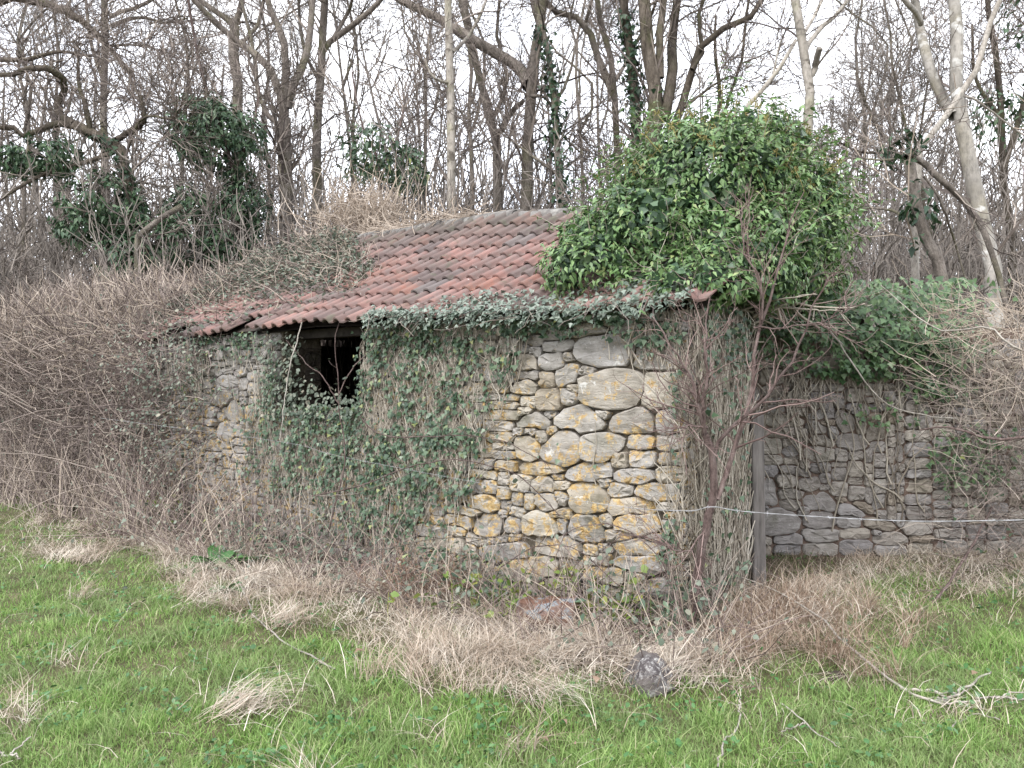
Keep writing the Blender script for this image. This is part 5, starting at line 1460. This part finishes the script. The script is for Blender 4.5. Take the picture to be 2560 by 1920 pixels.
tree('leaning_log_tree', 'short leaning pale stub trunk between the two left ivy trees', 13.2, [([(345, 640), (352, 600), (385, 555), (455, 515)], 18, 14)], 'bark_ash', 'twig_mid', (4, 3, 3))
tree('forked_tree', 'grey trunk forking high above the left ivy clump', 18.0, [([(590, 660), (592, 440), (592, 243), (587, 65)], 33, 24), ([(587, 70), (560, 40), (500, 0)], 17, 10), ([(587, 65), (600, 30), (604, 0)], 16, 12), ([(590, 120), (640, 70), (660, 0)], 10, 6)], 'bark_ash', 'twig_mid', (10, 6, 4))
tree('fan_tree', 'many stemmed tree fanning out behind the left end of the ridge', 17.0,
     [([(715, 700), (712, 450), (711, 295)], 42, 32), ([(711, 300), (677, 173), (607, 113), (534, 52), (486, 0)], 22, 10), ([(711, 295), (711, 108), (677, 26), (668, 0)], 22, 14), ([(720, 270), (737, 195), (763, 160), (777, 65), (781, 0)], 22, 15), ([(705, 320), (650, 260), (640, 160), (620, 60), (600, -20)], 12, 6), ([(700, 420), (690, 300), (670, 230)], 10, 5)], 'bark_ash', 'twig_mid', (11, 6, 4))
tree('pale_fork_tree', 'grey tree with a rising right limb beside the open sky', 18.5, [([(794, 640), (794, 450), (794, 260), (807, 121), (811, 0)], 34, 24), ([(800, 140), (826, 104), (865, 74), (952, 0)], 17, 9), ([(797, 200), (760, 120), (745, 0)], 10, 6), ([(830, 100), (870, 30), (880, 0)], 10, 6)], 'bark_ash', 'twig_mid', (9, 5, 4))
tree('ivy_topped_thorn', 'small thorn crowned with a grey green ivy clump behind the ridge', 13.5, [([(955, 560), (950, 450), (940, 380), (900, 300), (880, 180)], 10, 4), ([(950, 420), (990, 350), (1010, 270)], 6, 3)], 'bark_thorn', 'twig_mid', (9, 5, 4), ivy=([(945, 365, 13.3, 80, 45, .5), (990, 410, 13.3, 55, 45, .4), (1020, 450, 13.3, 40, 30, .3), (930, 410, 13.3, 60, 35, .4)], 1500, 'ivy_wall'))
tree('birch_tree', 'straight pale blotched birch trunk behind the middle of the ridge', 14.0, [([(1128, 540), (1127, 400), (1127, 260), (1125, 195), (1121, 0)], 31, 25), ([(1130, 130), (1165, 100), (1200, 40), (1215, 0)], 10, 6), ([(1124, 210), (1080, 190), (1060, 140)], 8, 4)], 'bark_pale', 'twig_mid', (7, 5, 4))
tree('great_limb_tree', 'leaning trunk with a long thick limb reaching up to the left', 15.0,
     [([(1312, 530), (1314, 420), (1320, 304), (1329, 195), (1342, 108), (1355, 0)], 46, 30), ([(1322, 215), (1310, 190), (1260, 147), (1190, 104), (1130, 65), (1060, 26), (987, -4)], 34, 17), ([(1335, 150), (1345, 60), (1330, 0)], 16, 12), ([(1318, 240), (1370, 250), (1400, 330), (1450, 380)], 9, 4)], 'bark_ash', 'twig_mid', (12, 6, 4))
tree('thick_low_tree', 'thick brown trunk between the birch and the great limb tree', 16.5, [([(1247, 540), (1246, 440), (1243, 347), (1225, 290), (1195, 200), (1185, 100), (1160, 0)], 40, 14), ([(1243, 340), (1280, 280), (1310, 250)], 18, 10), ([(1230, 300), (1270, 200), (1240, 80), (1250, 0)], 12, 6)], 'bark_ash', 'twig_mid', (10, 6, 4))
tree('ivy_clad_trunk', 'ivy clad trunk rising at the right end of the tiled ridge', 14.5, [([(1405, 530), (1394, 390), (1381, 217), (1362, 90), (1340, 0)], 26, 18), ([(1385, 260), (1420, 200), (1440, 100), (1420, 40), (1435, 0)], 8, 4), ([(1400, 440), (1330, 390), (1250, 330)], 9, 4)], 'bark_ash', 'twig_mid', (8, 5, 4), trunk_ivy=(2600, 60, 560, .20))
tree('arched_tree', 'grey tree whose dark limb arches over to the left', 15.5, [([(1546, 450), (1544, 360), (1537, 243), (1537, 182), (1511, 108), (1494, 0)], 27, 17), ([(1537, 243), (1494, 139), (1464, 56), (1407, 35), (1364, 0)], 20, 12), ([(1540, 200), (1565, 150), (1570, 60)], 11, 5), ([(1464, 56), (1480, 0)], 9, 6)], 'bark_ash', 'twig_mid', (9, 6, 4))
tree('ivy_column_tree', 'upright trunk sleeved in ivy left of the big multi stem tree', 14.0, [([(1594, 420), (1588, 320), (1581, 217), (1568, 87), (1563, 0)], 36, 32), ([(1575, 130), (1620, 60), (1640, 0)], 9, 6)], 'bark_oak', 'twig_mid', (6, 5, 4), trunk_ivy=(3000, 20, 460, .14))
tree('multi_stem_tree', 'massive brown multi stemmed tree rising behind the ivy bush', 13.5,
     [([(1635, 400), (1640, 300), (1643, 195), (1617, 108), (1609, 0)], 56, 36), ([(1660, 300), (1678, 195), (1682, 65), (1695, 0)], 30, 20), ([(1680, 320), (1700, 282), (1730, 174), (1765, 87), (1843, 65), (1878, 43), (1904, 0)], 22, 9), ([(1650, 195), (1650, 90), (1660, 0)], 22, 14), ([(1730, 174), (1760, 120), (1740, 50), (1760, 0)], 12, 7), ([(1710, 270), (1760, 230), (1820, 190)], 9, 4)], 'bark_oak', 'twig_mid', (13, 6, 4), trunk_ivy=(300, 200, 460, .08))
tree('thin_dark_sapling', 'thin dark sapling standing free against the sky', 14.0, [([(1800, 330), (1817, 265), (1856, 143), (1860, 65), (1873, 0)], 13, 8), ([(1790, 300), (1800, 234), (1787, 121), (1790, 40)], 11, 6), ([(1850, 160), (1900, 140), (1960, 110)], 5, 2)], 'bark_oak', 'twig_mid', (5, 4, 3))
tree('pollard_tree', 'pale pollarded trunk with a cut stub above the ivy bush', 12.0, [([(2017, 330), (2019, 260), (2019, 182), (1999, 65), (1986, 0)], 35, 28), ([(2018, 200), (2034, 174), (2049, 121)], 17, 15), ([(2012, 130), (2022, 105), (2051, 69), (2121, 0)], 13, 9), ([(2003, 95), (2030, 50), (2055, 0)], 10, 7)], 'bark_pale', 'twig_mid', (2, 3, 3))
tree('leaning_pale_pole', 'leaning pale pole branching left of the pollard', 12.5, [([(1865, 304), (1921, 226), (1969, 130), (1990, 100)], 17, 10), ([(1930, 205), (1950, 110), (1975, 60)], 6, 4)], 'bark_pale', 'twig_mid', (3, 3, 3))
tree('beech_tree', 'big smooth grey beech with white lichen blotches at upper right', 11.5, [([(2485, 700), (2460, 580), (2437, 477), (2407, 325), (2390, 239), (2386, 130), (2386, 0)], 50, 38), ([(2385, 290), (2373, 269), (2329, 187), (2303, 87), (2286, 0)], 30, 22), ([(2303, 60), (2280, 15), (2255, -5)], 14, 10)], 'bark_beech', 'twig_mid', (4, 5, 4))
tree('broken_ivy_stump', 'snapped ivied trunk with splintered top and hanging limb at right', 8.6, [([(2358, 730), (2316, 608), (2290, 499), (2272, 400)], 34, 26), ([(2262, 392), (2300, 398), (2338, 434), (2425, 521), (2470, 600), (2500, 700), (2520, 780)], 17, 13), ([(2290, 560), (2260, 545), (2229, 525), (2156, 521), (2099, 543)], 10, 4), ([(2275, 420), (2270, 390), (2262, 372)], 9, 2), ([(2280, 405), (2283, 385), (2290, 368)], 7, 1.5), ([(2310, 440), (2350, 500), (2385, 600), (2420, 720)], 7, 4), ([(2240, 398), (2200, 400), (2150, 395), (2100, 395)], 7, 3)],
     'bark_ash', 'twig_mid', (5, 4, 3), lens=((.4, 1.1), (.25, .6), (.1, .3)), ivy=([(2250, 365, 8.6, 45, 35, .25), (2300, 540, 8.5, 35, 70, .2)], 260, 'ivy_dark'), rmin=.0035)
tree('bleached_fallen_limb', 'long bleached white limb propped diagonally across the beech', 9.0, [([(2296, 390), (2377, 286), (2442, 174), (2468, 65), (2503, 0)], 25, 13), ([(2410, 240), (2440, 250), (2520, 310), (2620, 380)], 6, 3)], 'bark_dead', 'twig_pale', (2, 3, 2), rootz=0)
tree('right_edge_tree', 'dense twiggy tree filling the upper right corner behind the beech', 14.5, [([(2530, 700), (2510, 450), (2500, 250), (2470, 0)], 26, 14), ([(2510, 420), (2560, 250), (2600, 60)], 16, 7), ([(2505, 300), (2440, 200), (2430, 60)], 12, 5)], 'bark_oak', 'twig_mid', (14, 7, 4), ivy=([(2580, 30, 13, 60, 60, .5), (2500, 300, 14.4, 70, 70, .5)], 700))
tree('twiggy_elm', 'fine twigged leaning tree between the pollard and the beech', 17.0, [([(2330, 700), (2320, 560), (2270, 420), (2180, 300), (2140, 180)], 22, 6), ([(2290, 450), (2260, 300), (2230, 160)], 10, 4), ([(2240, 380), (2150, 380), (2090, 350)], 8, 3), ([(2310, 520), (2300, 350), (2320, 200)], 9, 4)], 'bark_oak', 'twig_far', (14, 8, 5), up=.08)
for k, (x, dp, w, lab) in enumerate([(455, 21, 13, 'thin straight trunk left of the forked grey tree'), (668, 22, 14, 'thin trunk half hidden behind the fan of stems'), (880, 20, 12, 'slender trunk beside the small ivy topped thorn'), (1060, 21, 15, 'slender trunk left of the pale birch'), (1180, 19, 18, 'brown trunk just right of the pale birch'), (1450, 20, 14, 'slender trunk between the ivy clad trunk and the arched tree'), (1500, 22, 12, 'thin far trunk behind the arched tree'), (2160, 21, 14, 'slender trunk right of the ivy bush'), (2230, 19, 12, 'thin dark trunk behind the snapped stump'), (60, 20, 16, 'straight trunk at the far left behind the oak limbs'), (140, 22, 14, 'thin trunk among the oak twigs at far left')]):
    j = lambda a: random.uniform(-a, a)
    tree('young_tree', lab, dp, [([(x, 620), (x + j(8), 450), (x + j(15), 280), (x + j(25), 140), (x + j(40), 0)], w, w * .5), ([(x, 330), (x + j(50), 220), (x + j(90), 100), (x + j(110), 0)], w * .5, w * .25), ([(x, 260), (x + j(60), 160), (x + j(100), 40)], w * .4, w * .2)], 'bark_ash', 'twig_far', (9, 6, 4), rmin=.006)

# brushwood between the trees and the far wood: twigs without number
b = Buf(); n = 1250
y = rng.uniform(13.2, 19, n); x = (rng.random(n) * 2 - 1) * y * .72; P = np.column_stack([x, y, np.zeros(n)])
ok = ~((WALL_D(P) < 0) & (WALL_D(P) > -4.6) & ((P - C0) @ U < 7.4)); P = P[ok]; n = len(P)
st = walk(P, norm(rng.normal(size=(n, 3)) * .13 + ZZ), rng.uniform(2.8, 6.0, n), 7, .11, .03)
rr = np.linspace(1, .35, 7)[None] * rng.uniform(.008, .024, (n, 1)); tubes(b, st, rr, 3)
c1, r1 = grow(st, rr, 7, .5, 1.6, 4, ang=(.3, .9), tmin=.25, rmin=.009, up=.10); tubes(b, c1, r1)
c2, r2 = grow(c1, r1, 2, .25, .8, 3, ang=(.3, .9), rmin=.0085, up=.08); tubes(b, c2, r2)
tag(b.build('brushwood', 'twig_far'), 'mauve grey leafless brushwood filling the gaps between the trunks', 'brushwood', kind='stuff')
b = Buf(); n = 300
y = rng.uniform(20, 38, n); x = (rng.random(n) * 2 - 1) * y * .72; P = np.column_stack([x, y, np.zeros(n)])
st = walk(P, norm(rng.normal(size=(n, 3)) * .06 + ZZ), rng.uniform(6.5, 12.5, n), 8, .06, .03)
rr = np.linspace(1, .2, 8)[None] * rng.uniform(.04, .11, (n, 1)); tubes(b, st, rr, 5)
c1, r1 = grow(st, rr, 12, 1.2, 3.6, 4, ang=(.35, .9), tmin=.15, rmin=.019, rfac=.4, up=.10); tubes(b, c1, r1)
c2, r2 = grow(c1, r1, 3, .6, 1.8, 3, ang=(.3, .9), rmin=.017, up=.08); tubes(b, c2, r2)
n = 1900                                            # saplings and coppice poles
y = rng.uniform(18, 32, n); x = (rng.random(n) * 2 - 1) * y * .72; P = np.column_stack([x, y, np.zeros(n)])
st = walk(P, norm(rng.normal(size=(n, 3)) * .12 + ZZ), rng.uniform(4.0, 8.5, n) * (.75 + .25 * (ncoh(x / 3, y / 3, 1, 99) > 0)), 6, .09, .02)
rr = np.linspace(1, .35, 6)[None] * rng.uniform(.014, .034, (n, 1)); tubes(b, st, rr, 3)
c1, r1 = grow(st, rr, 7, .6, 2.0, 3, ang=(.3, .8), tmin=.2, rmin=.0135, rfac=.5, up=.12); tubes(b, c1, r1)
tag(b.build('far_wood', 'twig_far'), 'far leafless wood behind the nearer trees reading as one haze of twigs', 'wood', kind='stuff')
